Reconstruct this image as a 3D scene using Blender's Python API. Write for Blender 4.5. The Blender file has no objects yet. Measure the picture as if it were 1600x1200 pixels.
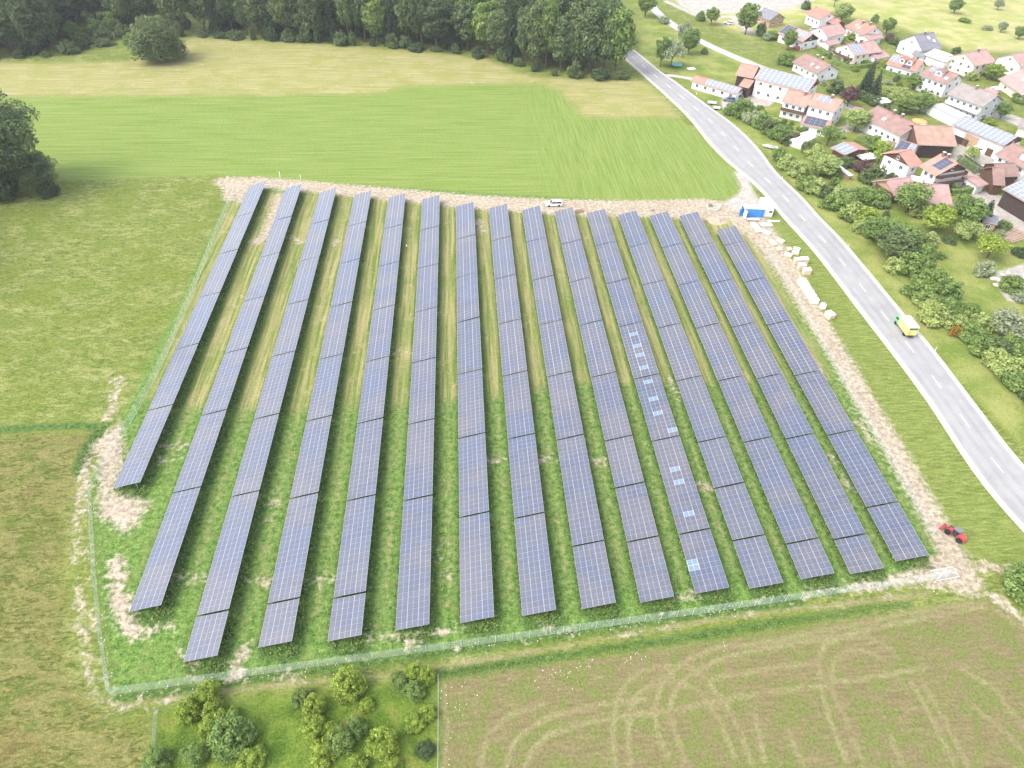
import bpy, math, random
import numpy as np
from math import sin, cos, pi, radians
random.seed(7)
rng = np.random.default_rng(7)
SC = bpy.context.scene
COL = SC.collection

# ---------------------------------------------------------------- camera model
FPX, PITCH, ROLL, YAW, CAMH = 1100.113, 0.7383578, 0.0349092, 0.0873678, 96.67486
_f = np.array([sin(YAW)*cos(PITCH), cos(YAW)*cos(PITCH), -sin(PITCH)])
_r = np.array([cos(YAW), -sin(YAW), 0.0])
_u = np.cross(_r, _f)
CR = _r*cos(ROLL) + _u*sin(ROLL)
CU = _u*cos(ROLL) - _r*sin(ROLL)
CF = _f

def at(x, y, z=0.0):
    """photo pixel (1600x1200) -> point of the site at height z"""
    d = CF*FPX + CR*(x-800) - CU*(y-600)
    t = (z-CAMH)/d[2]
    return (d[0]*t, d[1]*t)

def pts(l, z=0.0):
    return np.array([at(a, b, z) for a, b in l])

cam_d = bpy.data.cameras.new('camera'); cam = bpy.data.objects.new('camera', cam_d); COL.objects.link(cam)
from mathutils import Matrix, Vector
M = Matrix(((CR[0], CU[0], -CF[0], 0), (CR[1], CU[1], -CF[1], 0), (CR[2], CU[2], -CF[2], CAMH), (0, 0, 0, 1)))
cam.matrix_world = M
cam_d.sensor_width = 36; cam_d.lens = FPX*36/1600; cam_d.clip_end = 6000; cam_d.clip_start = 1
SC.camera = cam

# ---------------------------------------------------------------- node helpers
class G:
    def __init__(s, name):
        s.m = bpy.data.materials.new(name); s.m.use_nodes = True
        s.t = s.m.node_tree; s.n = s.t.nodes; s.l = s.t.links
        s.b = s.n['Principled BSDF']; s.tc = None
    def put(s, sock, v):
        if v is None: return
        if isinstance(v, bpy.types.NodeSocket): s.l.new(v, sock)
        elif isinstance(v, (tuple, list)) and len(v) == 3 and sock.type == 'RGBA': sock.default_value = (*v, 1)
        else: sock.default_value = v
    def obj(s):
        if not s.tc: s.tc = s.n.new('ShaderNodeTexCoord')
        return s.tc.outputs['Object']
    def uv(s):
        if not s.tc: s.tc = s.n.new('ShaderNodeTexCoord')
        return s.tc.outputs['UV']
    def geo(s): return s.n.new('ShaderNodeNewGeometry')
    def map(s, vec, scale=(1, 1, 1), rz=0, loc=(0, 0, 0)):
        n = s.n.new('ShaderNodeMapping'); s.l.new(vec, n.inputs['Vector'])
        n.inputs['Scale'].default_value = scale; n.inputs['Rotation'].default_value = (0, 0, rz); n.inputs['Location'].default_value = loc
        return n.outputs[0]
    def noise(s, vec, scale, detail=3, rough=.55, dist=0):
        n = s.n.new('ShaderNodeTexNoise'); s.l.new(vec, n.inputs['Vector'])
        n.inputs['Scale'].default_value = scale; n.inputs['Detail'].default_value = detail
        n.inputs['Roughness'].default_value = rough; n.inputs['Distortion'].default_value = dist
        return n.outputs['Fac']
    def math(s, op, a, b=None, c=None, clamp=False):
        n = s.n.new('ShaderNodeMath'); n.operation = op; n.use_clamp = clamp
        for i, v in enumerate((a, b, c)):
            if v is not None: s.put(n.inputs[i], v)
        return n.outputs[0]
    def lin(s, v, a, b):            # clamp((v-a)/(b-a))
        n = s.n.new('ShaderNodeMapRange'); s.put(n.inputs[0], v)
        n.inputs[1].default_value = a; n.inputs[2].default_value = b
        return n.outputs[0]
    def mix(s, fac, a, b, mode='MIX'):
        n = s.n.new('ShaderNodeMix'); n.data_type = 'RGBA'; n.blend_type = mode
        s.put(n.inputs[0], fac); s.put(n.inputs[6], a); s.put(n.inputs[7], b)
        return n.outputs[2]
    def attr(s, name, typ='GEOMETRY'):
        n = s.n.new('ShaderNodeAttribute'); n.attribute_name = name; n.attribute_type = typ
        return n.outputs['Fac']
    def bump(s, h, strength, dist):
        n = s.n.new('ShaderNodeBump'); s.put(n.inputs['Height'], h); n.inputs['Strength'].default_value = strength
        n.inputs['Distance'].default_value = dist; s.l.new(n.outputs[0], s.b.inputs['Normal'])
    def out(s, col=None, rough=None, spec=None, metal=None):
        s.put(s.b.inputs['Base Color'], col); s.put(s.b.inputs['Roughness'], rough)
        s.put(s.b.inputs['Specular IOR Level'], spec); s.put(s.b.inputs['Metallic'], metal)
        return s.m

_mc = {}
def mat(name, col, rough=.7, var=.25, scale=1.5, spec=.3, metal=0, dirt=None):
    """plain surface with uneven tone and some weathering"""
    if name in _mc: return _mc[name]
    g = G(name); o = g.obj()
    n = g.noise(o, scale, 5, .6); n2 = g.noise(o, scale*7, 3)
    k = g.math('ADD', g.math('MULTIPLY', n, .7), g.math('MULTIPLY', n2, .3))
    lo = tuple(c*(1-var) for c in col); hi = tuple(min(.9, c*(1+var)) for c in col)
    c = g.mix(g.lin(k, .3, .7), lo, hi)
    if dirt: c = g.mix(g.lin(g.noise(o, scale*.6, 4), .52, .7), c, dirt)
    _mc[name] = g.out(c, rough, spec, metal)
    return _mc[name]

# ---------------------------------------------------------------- mesh builder
class MB:
    def __init__(s): s.v = []; s.f = []; s.mi = []; s.uv = {}
    def add(s, vs, fs, mi=0, uvs=None):
        b = len(s.v); s.v += [tuple(map(float, q)) for q in vs]
        for i, f in enumerate(fs):
            if uvs: s.uv[len(s.f)] = uvs[i]
            s.f.append(tuple(b+i for i in f)); s.mi.append(mi)
        return s
    def box(s, c, d, rz=0, mi=0, taper=1.0):
        hx, hy, hz = d[0]/2, d[1]/2, d[2]/2; ca, sa = cos(rz), sin(rz); vs = []
        for z, k in ((-hz, 1), (hz, taper)):
            for x, y in ((-hx, -hy), (hx, -hy), (hx, hy), (-hx, hy)):
                x *= k; y *= k
                vs.append((c[0]+x*ca-y*sa, c[1]+x*sa+y*ca, c[2]+z))
        return s.add(vs, [(3, 2, 1, 0), (4, 5, 6, 7), (0, 1, 5, 4), (1, 2, 6, 5), (2, 3, 7, 6), (3, 0, 4, 7)], mi)
    def quad(s, a, b, c, d, mi=0, uv=None): return s.add((a, b, c, d), [(0, 1, 2, 3)], mi, [uv] if uv else None)
    def slab(s, poly, th, mi=0):
        """polygon (3D points, seen from outside) given a thickness along its normal, downwards"""
        p = [Vector(q) for q in poly]; n = (p[1]-p[0]).cross(p[-1]-p[0]).normalized()*th
        q = [a-n for a in p]; k = len(p)
        fs = [tuple(range(k)), tuple(range(2*k-1, k-1, -1))] + [(i, i+k, (i+1) % k+k, (i+1) % k) for i in range(k)]
        return s.add(p+q, fs, mi)
    def tube(s, path, rad, n=6, mi=0):
        P = [Vector(q) for q in path]; k = len(P); vs = []; fs = []
        R = rad if isinstance(rad, (list, tuple)) else [rad]*k
        for i, q in enumerate(P):
            d = (P[min(i+1, k-1)]-P[max(i-1, 0)]).normalized()
            a = d.orthogonal().normalized(); b = d.cross(a)
            for j in range(n):
                t = 2*pi*j/n; vs.append(q+(a*cos(t)+b*sin(t))*R[i])
        for i in range(k-1):
            for j in range(n):
                fs.append((i*n+j, i*n+(j+1) % n, (i+1)*n+(j+1) % n, (i+1)*n+j))
        fs.append(tuple(range(n-1, -1, -1))); fs.append(tuple((k-1)*n+j for j in range(n)))
        return s.add(vs, fs, mi)
    def lathe(s, prof, c=(0, 0, 0), n=12, mi=0, axis='z'):
        vs = []; fs = []
        for r, z in prof:
            for j in range(n):
                t = 2*pi*j/n; x, y = r*cos(t), r*sin(t)
                vs.append((c[0]+x, c[1]+y, c[2]+z) if axis == 'z' else ((c[0]+z, c[1]+x, c[2]+y) if axis == 'x' else (c[0]+x, c[1]+z, c[2]+y)))
        k = len(prof)
        for i in range(k-1):
            for j in range(n):
                f = (i*n+j, i*n+(j+1) % n, (i+1)*n+(j+1) % n, (i+1)*n+j)
                fs.append(f if axis != 'y' else f[::-1])
        a = tuple(range(n-1, -1, -1)); b = tuple((k-1)*n+j for j in range(n))
        fs += [a, b] if axis != 'y' else [a[::-1], b[::-1]]
        return s.add(vs, fs, mi)
    def mesh(s, name, mats, smooth=False):
        m = bpy.data.meshes.new(name); m.from_pydata(s.v, [], s.f)
        for q in (mats if isinstance(mats, (list, tuple)) else [mats]): m.materials.append(q)
        m.polygons.foreach_set('material_index', s.mi)
        if s.uv:
            u = m.uv_layers.new(name='UVMap')
            for i, c in s.uv.items():
                for li, q in zip(m.polygons[i].loop_indices, c): u.data[li].uv = q
        if smooth: m.polygons.foreach_set('use_smooth', [True]*len(m.polygons))
        m.update(); return m
    def build(s, name, mats, parent=None, smooth=False, loc=None):
        return link(name, s.mesh(name, mats, smooth), parent, loc)

def link(name, data, parent=None, loc=None, rz=0, sc=None):
    o = bpy.data.objects.new(name, data); COL.objects.link(o)
    if parent: o.parent = parent
    if loc is not None: o.location = loc
    if rz: o.rotation_euler = (0, 0, rz)
    if sc is not None: o.scale = sc if isinstance(sc, (tuple, list)) else (sc, sc, sc)
    return o
def tag(o, label=None, cat=None, group=None, kind=None):
    for k, v in (('label', label), ('category', cat), ('group', group), ('kind', kind)):
        if v: o[k] = v
    return o
def thing(name, label, cat, loc=(0, 0, 0), rz=0, group=None, sc=None):
    return tag(link(name, None, None, loc, rz, sc), label, cat, group)
def copy_tree(o, parent=None):
    c = o.copy(); COL.objects.link(c)
    if parent: c.parent = parent
    for ch in list(o.children): copy_tree(ch, c)
    return c
ORD = ['', 'first', 'second', 'third', 'fourth', 'fifth', 'sixth', 'seventh', 'eighth', 'ninth', 'tenth', 'eleventh', 'twelfth', 'thirteenth', 'fourteenth', 'fifteenth', 'sixteenth', 'seventeenth', 'eighteenth', 'nineteenth', 'twentieth']
def ordn(i):
    if i <= 20: return ORD[i]
    t = {2: 'twenty', 3: 'thirty', 4: 'forty', 5: 'fifty'}
    return (t[i//10][:-1]+'ieth') if i % 10 == 0 else t[i//10]+'-'+ORD[i % 10]

# ---------------------------------------------------------------- light
SUN_EL, SUN_AZ = radians(52), radians(-112)      # azimuth measured from +y towards +x: the sun stands left, a little behind the camera
w = bpy.data.worlds.new("World"); SC.world = w; w.use_nodes = True
nt = w.node_tree; bg = nt.nodes['Background']
sky = nt.nodes.new('ShaderNodeTexSky'); sky.sky_type = 'NISHITA'; sky.sun_disc = False
sky.sun_elevation = SUN_EL; sky.sun_rotation = SUN_AZ; sky.air_density = 1.0; sky.dust_density = 4.0; sky.ozone_density = 1.0; sky.altitude = 500
hs = nt.nodes.new('ShaderNodeHueSaturation'); hs.inputs['Saturation'].default_value = .42      # thin bright cloud: a paler sky
nt.links.new(sky.outputs[0], hs.inputs['Color']); nt.links.new(hs.outputs[0], bg.inputs[0]); bg.inputs[1].default_value = 0.15
sd = bpy.data.lights.new('sun', 'SUN'); sun = bpy.data.objects.new('sun', sd); COL.objects.link(sun)
sd.energy = 0.58; sd.angle = radians(28); sd.color = (1, .95, .87)
to_sun = Vector((sin(SUN_AZ)*cos(SUN_EL), cos(SUN_AZ)*cos(SUN_EL), sin(SUN_EL)))
sun.rotation_euler = to_sun.to_track_quat('Z', 'Y').to_euler()
SC.view_settings.view_transform = 'Standard'; SC.view_settings.look = 'None'
SC.view_settings.exposure = 1.99; SC.view_settings.gamma = 1
SC.render.engine = 'CYCLES'
SC.cycles.max_bounces = 6; SC.cycles.diffuse_bounces = 4; SC.cycles.volume_bounces = 0; SC.cycles.transparent_max_bounces = 8
SC.cycles.use_denoising = True
# ================================================================ GROUND
ROWS = [(-60.68, [191.83, 174.03, 155.44, 136.99, 118.41, 99.99, 80.99]), (-50.27, [190.02, 171.73, 153.79, 135.19, 116.64, 98.25, 79.54, 57.34]), (-40.3, [187.41, 169.69, 151.75, 133.55, 115.27, 96.81, 78.28, 56.11, 49.15]), (-30.39, [185.84, 168.5, 150.42, 132.41, 114.07, 95.92, 77.44, 57.61, 50.76]), (-20.75, [184.1, 166.99, 148.98, 130.91, 112.93, 94.9, 76.54, 58.09, 51.22]), (-11.17, [183.01, 165.98, 147.81, 129.9, 112.24, 94.33, 76.12, 52.41]), (-1.73, [178.79, 161.31, 143.47, 125.74, 108.25, 90.3, 72.18, 53.11]), (7.44, [177.56, 160.42, 142.69, 124.94, 107.44, 89.78, 71.61, 53.8]), (16.52, [176.36, 159.6, 142.04, 124.32, 106.87, 89.17, 65.64, 54.5]), (25.52, [175.35, 158.37, 140.91, 123.93, 106.42, 88.57, 77.34, 66.06, 55.11]), (34.35, [174.26, 157.33, 140.14, 123.19, 105.61, 88.15, 67.17, 56.23]), (42.99, [173.21, 156.52, 139.32, 122.35, 104.72, 87.55, 76.52, 65.53, 56.67]), (51.64, [172.55, 156.08, 138.95, 122.08, 104.41, 87.2, 64.49, 57.89]), (59.95, [172.27, 156.31, 139.42, 122.18, 104.81, 87.73, 64.99, 58.47]), (68.34, [164.52, 156.92, 139.81, 122.75, 105.52, 88.36, 71.2, 60.43])]
PW, TILT = 5.15, radians(16.0)

def steps(segs):
    out = [segs[0][0]]
    for a, b, s in segs:
        k = max(1, round((b-a)/s)); out += [a+(b-a)*i/k for i in range(1, k+1)]
    return np.array(out)
GX = steps([(-240, -72, 1.3), (-72, 126, .5), (126, 340, 1.3)])
GY = steps([(14, 76, .5), (76, 150, .8), (150, 260, 1.2), (260, 450, 2.0)])
XX, YY = np.meshgrid(GX, GY); PX = np.stack([XX.ravel(), YY.ravel()], 1)
NV = len(PX)

def near(box, m):      # vertices within m of a bounding box
    return np.nonzero((PX[:, 0] > box[0]-m) & (PX[:, 0] < box[1]+m) & (PX[:, 1] > box[2]-m) & (PX[:, 1] < box[3]+m))[0]
def seg_d(P, a, b):
    d = b-a; t = np.clip(((P-a)@d)/max(d@d, 1e-9), 0, 1)
    return np.sqrt(((P-a-t[:, None]*d)**2).sum(1))
FAR = 8.0
def new(): return np.full(NV, -FAR)
def line(A, l, hw, world=False):
    q = np.array(l, float) if world else pts(l); hws = hw if isinstance(hw, (list, tuple)) else [hw]*len(q)
    for i in range(len(q)-1):
        a, b = q[i], q[i+1]; m = FAR+max(hws[i], hws[i+1])
        idx = near((min(a[0], b[0]), max(a[0], b[0]), min(a[1], b[1]), max(a[1], b[1])), m)
        P = PX[idx]; d = b-a; t = np.clip(((P-a)@d)/max(d@d, 1e-9), 0, 1)
        h = hws[i]+(hws[i+1]-hws[i])*t
        A[idx] = np.maximum(A[idx], h-np.sqrt(((P-a-t[:, None]*d)**2).sum(1)))
def poly(A, l, world=False):
    q = np.array(l, float) if world else pts(l)
    idx = near((q[:, 0].min(), q[:, 0].max(), q[:, 1].min(), q[:, 1].max()), FAR)
    P = PX[idx]; ins = np.zeros(len(idx), bool); dd = np.full(len(idx), 1e9)
    for i in range(len(q)):
        a, b = q[i], q[(i+1) % len(q)]
        dd = np.minimum(dd, seg_d(P, a, b))
        c = (a[1] > P[:, 1]) != (b[1] > P[:, 1])
        with np.errstate(divide='ignore', invalid='ignore'):
            xi = a[0]+(P[:, 1]-a[1])*(b[0]-a[0])/(b[1]-a[1])
        ins ^= c & (P[:, 0] < xi)
    A[idx] = np.maximum(A[idx], np.clip(np.where(ins, dd, -dd), -FAR, FAR))

D = {k: new() for k in 'dirt patch green straw brown trk park mown weed lawn pale sand olive litter leaf verge'.split()}
# fields
poly(D['green'], [(-60, 150), (160, 150), (400, 149), (560, 147), (600, 144), (640, 134), (800, 130), (850, 132), (872, 141), (915, 184), (1060, 184), (1110, 222), (1150, 268), (1157, 300), (1140, 311), (1000, 313), (860, 308), (720, 300), (600, 290), (480, 284), (420, 278), (340, 274), (100, 282), (-60, 290)])
poly(D['straw'], [(-60, 98), (100, 98), (200, 96), (300, 60), (470, 68), (640, 80), (760, 92), (800, 110), (830, 120), (1000, 127), (1020, 135), (1062, 183), (915, 184), (872, 141), (850, 132), (800, 130), (640, 134), (600, 144), (560, 147), (400, 149), (160, 150), (-60, 150)])
poly(D['brown'], [(690, 1062), (800, 1045), (950, 1025), (1100, 1003), (1250, 980), (1400, 957), (1540, 935), (1600, 965), (1700, 1020), (1800, 1400), (700, 1400), (686, 1200)])
poly(D['olive'], [(-80, 690), (40, 678), (130, 678), (160, 690), (120, 760), (95, 900), (110, 1050), (180, 1130), (230, 1120), (240, 1300), (-200, 1300)])
poly(D['park'], [(362, 305), (420, 280), (1150, 325), (1440, 790), (1480, 900), (1100, 955), (700, 1010), (175, 1083), (145, 860), (142, 750)])
poly(D['mown'], [(365, 300), (1150, 320), (1300, 590), (1160, 600), (900, 600), (780, 618), (600, 635), (500, 642), (300, 640), (230, 620)])
poly(D['pale'], [(1030, -10), (1100, 30), (1170, 60), (1300, 20), (1400, 40), (1500, 80), (1600, 80), (1700, 200), (1900, 60), (1700, -120), (1000, -120)])
poly(D['lawn'], [(1000, 20), (1200, 105), (1300, 160), (1500, 300), (1600, 370), (1600, 700), (1440, 530), (1290, 350), (1200, 240), (1045, 112), (1000, 112)])
poly(D['sand'], [(1045, -14), (1062, 8), (1088, 22), (1145, 21), (1200, 17), (1242, 11), (1282, -2), (1295, -14)])
line(D['sand'], [(1041, 2), (1062, 12), (1090, 25), (1120, 27), (1146, 25)], 1.6)
poly(D['sand'], [(1126, 158), (1152, 148), (1166, 140), (1196, 146), (1214, 156), (1202, 166), (1160, 168), (1132, 179)])
poly(D['sand'], [(1485, 322), (1530, 298), (1560, 303), (1612, 345), (1612, 372), (1580, 374), (1545, 350), (1505, 330)])
poly(D['sand'], [(1492, 232), (1520, 212), (1548, 235), (1575, 262), (1548, 275), (1520, 272), (1500, 268), (1482, 250)])
line(D['sand'], [(1326, 166), (1352, 180), (1330, 200), (1302, 205)], 2.2)
line(D['sand'], [(1285, 30), (1270, 55), (1285, 75), (1320, 90)], 1.6)
line(D['sand'], [(1545, 175), (1580, 185), (1615, 200)], 4)
line(D['sand'], [(1440, 170), (1500, 195), (1560, 225), (1600, 235)], 2)
line(D['sand'], [(1148, 28), (1162, 40), (1172, 50)], 2.5)
line(D['sand'], [(1200, 20), (1240, 14), (1260, 16)], 1.2)
poly(D['sand'], [(1556, 425), (1600, 412), (1620, 440), (1600, 475), (1575, 470), (1560, 450)])
line(D['sand'], [(1396, 232), (1410, 222), (1388, 262)], 2)
# bare soil
line(D['dirt'], [(350, 284), (430, 287), (520, 295), (620, 304), (720, 314), (860, 323), (1000, 326), (1100, 326), (1165, 332)], [3, 3.6, 3.6, 3.8, 4.2, 4.6, 5, 6, 6])
poly(D['dirt'], [(1146, 268), (1168, 264), (1176, 296), (1192, 318), (1180, 330), (1145, 335), (1120, 318), (1150, 305), (1158, 296)])
line(D['dirt'], [(1160, 332), (1195, 372), (1235, 430), (1270, 490), (1310, 555), (1350, 625), (1390, 690), (1430, 760), (1468, 828), (1490, 870), (1505, 905)], [6.5, 4.4, 3.5, 2.9, 2.6, 2.6, 2.5, 2.4, 2.3, 2.6, 3])
poly(D['dirt'], [(1440, 884), (1472, 850), (1500, 862), (1520, 892), (1534, 922), (1505, 932), (1470, 912), (1400, 917), (1330, 925), (1320, 918), (1400, 898)])
poly(D['dirt'], [(152, 690), (190, 655), (196, 715), (182, 768), (238, 785), (212, 822), (196, 836), (152, 806)])
line(D['dirt'], [(437, 306), (427, 338), (412, 372), (404, 376)], [1.6, 1.7, 1.6, 2.2])
for l in ([(250, 697), (292, 697)], [(252, 720), (275, 718)], [(272, 900), (318, 903)], [(375, 907), (420, 907)], [(475, 910), (520, 905)], [(612, 551), (642, 551)], [(762, 716), (790, 717)], [(845, 718), (868, 718)], [(922, 720), (942, 720)], [(1088, 757), (1113, 761)]):
    line(D['patch'], l, 1.0)
line(D['patch'], [(185, 880), (183, 930), (195, 975), (225, 990), (275, 975)], [2.2, 2.2, 2, 1.7, 1])
line(D['patch'], [(190, 590), (172, 640), (168, 655)], 1.6)
line(D['patch'], [(165, 680), (140, 715), (122, 780), (118, 860), (122, 930), (132, 990), (140, 1050), (150, 1085)], [2.0, 1.6, 1.1, .9, 1.0, 1.1, 1.4, .9])
line(D['patch'], [(140, 745), (132, 800), (137, 880), (142, 950), (148, 1030), (172, 1095)], .75)
line(D['patch'], [(152, 1085), (175, 1100), (225, 1105), (265, 1095)], .9)
poly(D['patch'], [(342, 275), (420, 276), (425, 290), (378, 322), (342, 312)])
for l, h in (([(580, 997), (640, 1000), (715, 980)], 1.2), ([(380, 1020), (365, 1050)], 2), ([(850, 975), (900, 985)], .9), ([(1055, 936), (1085, 930)], 1.3), ([(270, 1000), (300, 1040)], .8), ([(430, 765), (422, 810)], 1), ([(748, 345), (752, 362)], 1.8), ([(770, 350), (770, 330)], 1.5), ([(455, 372), (470, 380)], 1.5), ([(525, 375), (523, 385)], 1.2), ([(1045, 590), (1060, 620)], 1.1), ([(1185, 690), (1215, 735)], .8), ([(1290, 700), (1340, 780)], .7), ([(1275, 570), (1290, 590)], 1), ([(1330, 640), (1360, 690)], 1), ([(735, 850), (745, 960)], .7), ([(690, 850), (700, 900)], .8), ([(1530, 885), (1600, 892)], 1.4), ([(1550, 928), (1620, 985)], 1.8)):
    line(D['patch'], l, h)
fl = [(175, 1083), (320, 1062), (500, 1038), (700, 1010), (900, 980), (1100, 955), (1300, 925), (1480, 897)]
fq = pts(fl)
for i in range(60):
    t = random.random()*(len(fq)-1); k = int(t); a = fq[k]+(fq[k+1]-fq[k])*(t-k); b = a+np.array([random.uniform(-1.5, 1.5), random.uniform(-2.2, .6)])
    line(D['patch'], [b, b+np.array([random.uniform(.3, 2), random.uniform(-.3, .3)])], random.uniform(.15, .7), True)
line(D['patch'], [(1180, 940), (1300, 922), (1400, 908), (1470, 903)], [.4, 1.2, 1.6, 2])
# wheel marks and trodden lines
TR = [[(961, 1200), (957, 1153), (961, 1102), (977, 1069), (1004, 1049), (1037, 1041), (1074, 1043), (1105, 1063), (1130, 1094), (1150, 1131), (1175, 1192)],
 [(987, 1198), (981, 1161), (985, 1108), (998, 1083), (1023, 1067), (1051, 1064), (1080, 1074), (1102, 1091), (1127, 1131), (1147, 1181)],
 [(1043, 1181), (1026, 1139), (1022, 1108), (1032, 1074), (1054, 1046), (1085, 1026), (1122, 1012), (1200, 1003), (1290, 985), (1420, 958), (1540, 940)],
 [(1074, 1195), (1057, 1153), (1047, 1108), (1054, 1080), (1074, 1057), (1099, 1043), (1130, 1028), (1200, 1012), (1300, 997)],
 [(1325, 1192), (1300, 1136), (1284, 1080), (1278, 1033), (1287, 1008), (1319, 994), (1356, 996), (1387, 1011), (1400, 1024)],
 [(1350, 1195), (1322, 1124), (1303, 1086), (1298, 1055), (1305, 1030), (1325, 1016), (1350, 1016), (1381, 1030)],
 [(821, 1198), (832, 1173), (857, 1147), (911, 1131), (953, 1122), (1066, 1108), (1100, 1099), (1194, 1083), (1287, 1071), (1381, 1055), (1444, 1044)],
 [(790, 1200), (800, 1165), (824, 1139), (869, 1117), (939, 1101), (1010, 1092)], [(750, 1195), (763, 1150), (790, 1120), (850, 1100)],
 [(1425, 1067), (1450, 1111), (1491, 1192)], [(1441, 1064), (1475, 1124), (1512, 1196)], [(1506, 1049), (1553, 1074), (1600, 1136)], [(1522, 1105), (1569, 1142), (1600, 1174)],
 [(1553, 952), (1600, 983)], [(1300, 997), (1400, 975), (1540, 948)], [(1110, 1062), (1200, 1045), (1280, 1035)], [(1180, 1120), (1195, 1190)], [(1230, 1140), (1255, 1195)], [(1390, 1150), (1410, 1195)]]
for l in TR: line(D['trk'], l, .42)
poly(D['sand'], [(1148, 270), (1166, 268), (1174, 296), (1188, 316), (1176, 326), (1150, 330), (1132, 318), (1154, 304), (1160, 292)])
line(D['trk'], [(175, 1104), (300, 1087), (420, 1072), (560, 1060), (700, 1040), (850, 1016), (1000, 987), (1150, 963), (1300, 946), (1450, 927)], [.5, .4, .6, .4, .5, .5, .35, .5, .5, .7])
line(D['trk'], [(694, 1070), (699, 1140), (695, 1200)], .35)
# rank growth: under the high edges of the panel rows, in the field margins
for x, ys in ROWS:
    for q in (6.0, 7.6):
        line(D['litter'], [(x+q, ys[0]-1), (x+q, ys[-1]+4)], .38, True)
    xr = x+PW*cos(TILT)
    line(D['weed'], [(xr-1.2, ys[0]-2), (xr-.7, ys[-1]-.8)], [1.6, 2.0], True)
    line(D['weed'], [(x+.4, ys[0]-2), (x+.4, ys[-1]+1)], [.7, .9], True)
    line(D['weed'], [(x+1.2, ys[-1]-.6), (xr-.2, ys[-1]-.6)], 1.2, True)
line(D['weed'], [(692, 1052), (800, 1037), (950, 1014), (1100, 992), (1250, 968), (1420, 943)], [.7, .7, .6, .8, .6, .4])
line(D['weed'], [(-40, 672), (60, 668), (130, 665), (160, 668)], 1.0)
line(D['weed'], [(160, 668), (135, 705), (125, 735)], 1.4)
line(D['weed'], [(182, 1092), (420, 1058), (700, 1018), (1000, 974), (1250, 940)], .8)
poly(D['leaf'], [(246, 1112), (420, 1085), (560, 1070), (683, 1064), (684, 1230), (236, 1230)])
poly(D['verge'], [(1200, 345), (1290, 480), (1380, 640), (1440, 770), (1500, 860), (1600, 880), (1600, 840), (1480, 650), (1390, 520), (1290, 395), (1215, 305)])
poly(D['verge'], [(1215, 255), (1290, 330), (1430, 490), (1600, 690), (1600, 620), (1480, 480), (1350, 350), (1250, 260)])

mg = G('field_ground'); o = mg.obj()
n_f = mg.noise(o, 1.1, 6, .6); n_c = mg.noise(o, .11, 4, .6); n_h = mg.noise(o, 3.6, 4, .7); n_m = mg.noise(o, .33, 5, .6, .6); n_v = mg.noise(o, .03, 3)
st_x = mg.noise(mg.map(o, (.045, 1.9, 1), radians(3)), 1.0, 4, .6, .1)
st_d = mg.math('MULTIPLY_ADD', mg.math('SUBTRACT', mg.noise(mg.map(o, (1.5, .06, 1), radians(33)), 1.0, 4, .6, .1), .5), .7, .5)
st_y = mg.noise(mg.map(o, (1.6, .05, 1)), 1.0, 4, .6)
st_h = mg.noise(mg.map(o, (.35, 2.2, 1), radians(-6)), 1.0, 5, .65, .7)
sepx = mg.n.new('ShaderNodeSeparateXYZ'); mg.l.new(o, sepx.inputs[0]); X, Y = sepx.outputs[0], sepx.outputs[1]
mixn = lambda *a: a[0] if len(a) == 1 else mg.math('ADD', mg.math('MULTIPLY', a[0], 1-1/len(a)), mg.math('MULTIPLY', mixn(*a[1:]), 1/len(a)))
edge_n = mg.math('ADD', mg.math('MULTIPLY', n_f, .6), mg.math('MULTIPLY', n_h, .4))
def fac(name, amp, wid, nz=None, off=0):
    d = mg.attr('d_'+name); nn = nz or edge_n
    return mg.lin(mg.math('MULTIPLY_ADD', mg.math('SUBTRACT', nn, .5), amp, mg.math('ADD', d, off)), -wid, wid)
def R(v, a, b):
    if v is X: return mg.lin(v, a, b)
    m, h = (a+b)/2, (b-a)/2*.62
    return mg.lin(v, m-h, m+h)
tone = mg.math('ADD', mg.math('MULTIPLY', n_h, .5), mg.math('MULTIPLY', n_f, .5))
# meadow left of the park: knotted unmown grass
sw = mg.noise(mg.map(o, (.55, 1.5, 1), radians(18)), 1.0, 6, .68, 1.6)
big = mg.noise(mg.map(o, (.16, .34, 1), radians(24)), 1.0, 5, .62, 1.2)
c = mg.mix(R(sw, .33, .66), (.066, .100, .016), (.180, .202, .052))
c = mg.mix(mg.math('MULTIPLY', R(big, .48, .62), .65), c, mg.mix(R(sw, .3, .6), (.125, .14, .036), (.24, .245, .092)))
c = mg.mix(mg.math('MULTIPLY', R(big, .46, .34), .5), c, mg.mix(R(sw, .3, .6), (.055, .088, .013), (.115, .15, .032)))
c = mg.mix(R(n_c, .42, .66), c, mg.mix(R(sw, .35, .65), (.08, .118, .016), (.15, .175, .035)))
c = mg.mix(mg.math('MULTIPLY', R(n_m, .56, .78), .6), c, (.22, .21, .095))
# olive part
ol = mg.mix(R(sw, .33, .67), (.060, .074, .014), (.182, .172, .056))
ol = mg.mix(mg.math('MULTIPLY', R(n_m, .5, .68), .7), ol, mg.mix(R(n_h, .3, .7), (.04, .07, .01), (.10, .14, .022)))
ol = mg.mix(mg.math('MULTIPLY', R(big, .5, .6), .5), ol, (.175, .165, .058))
ol = mg.mix(mg.math('MULTIPLY', R(big, .45, .36), .55), ol, mg.mix(R(sw, .3, .6), (.05, .075, .01), (.10, .125, .02)))
ol = mg.mix(mg.math('MULTIPLY', R(n_c, .52, .7), .5), ol, (.16, .10, .045))
c = mg.mix(fac('olive', 3, 1.5), c, ol)
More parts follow.
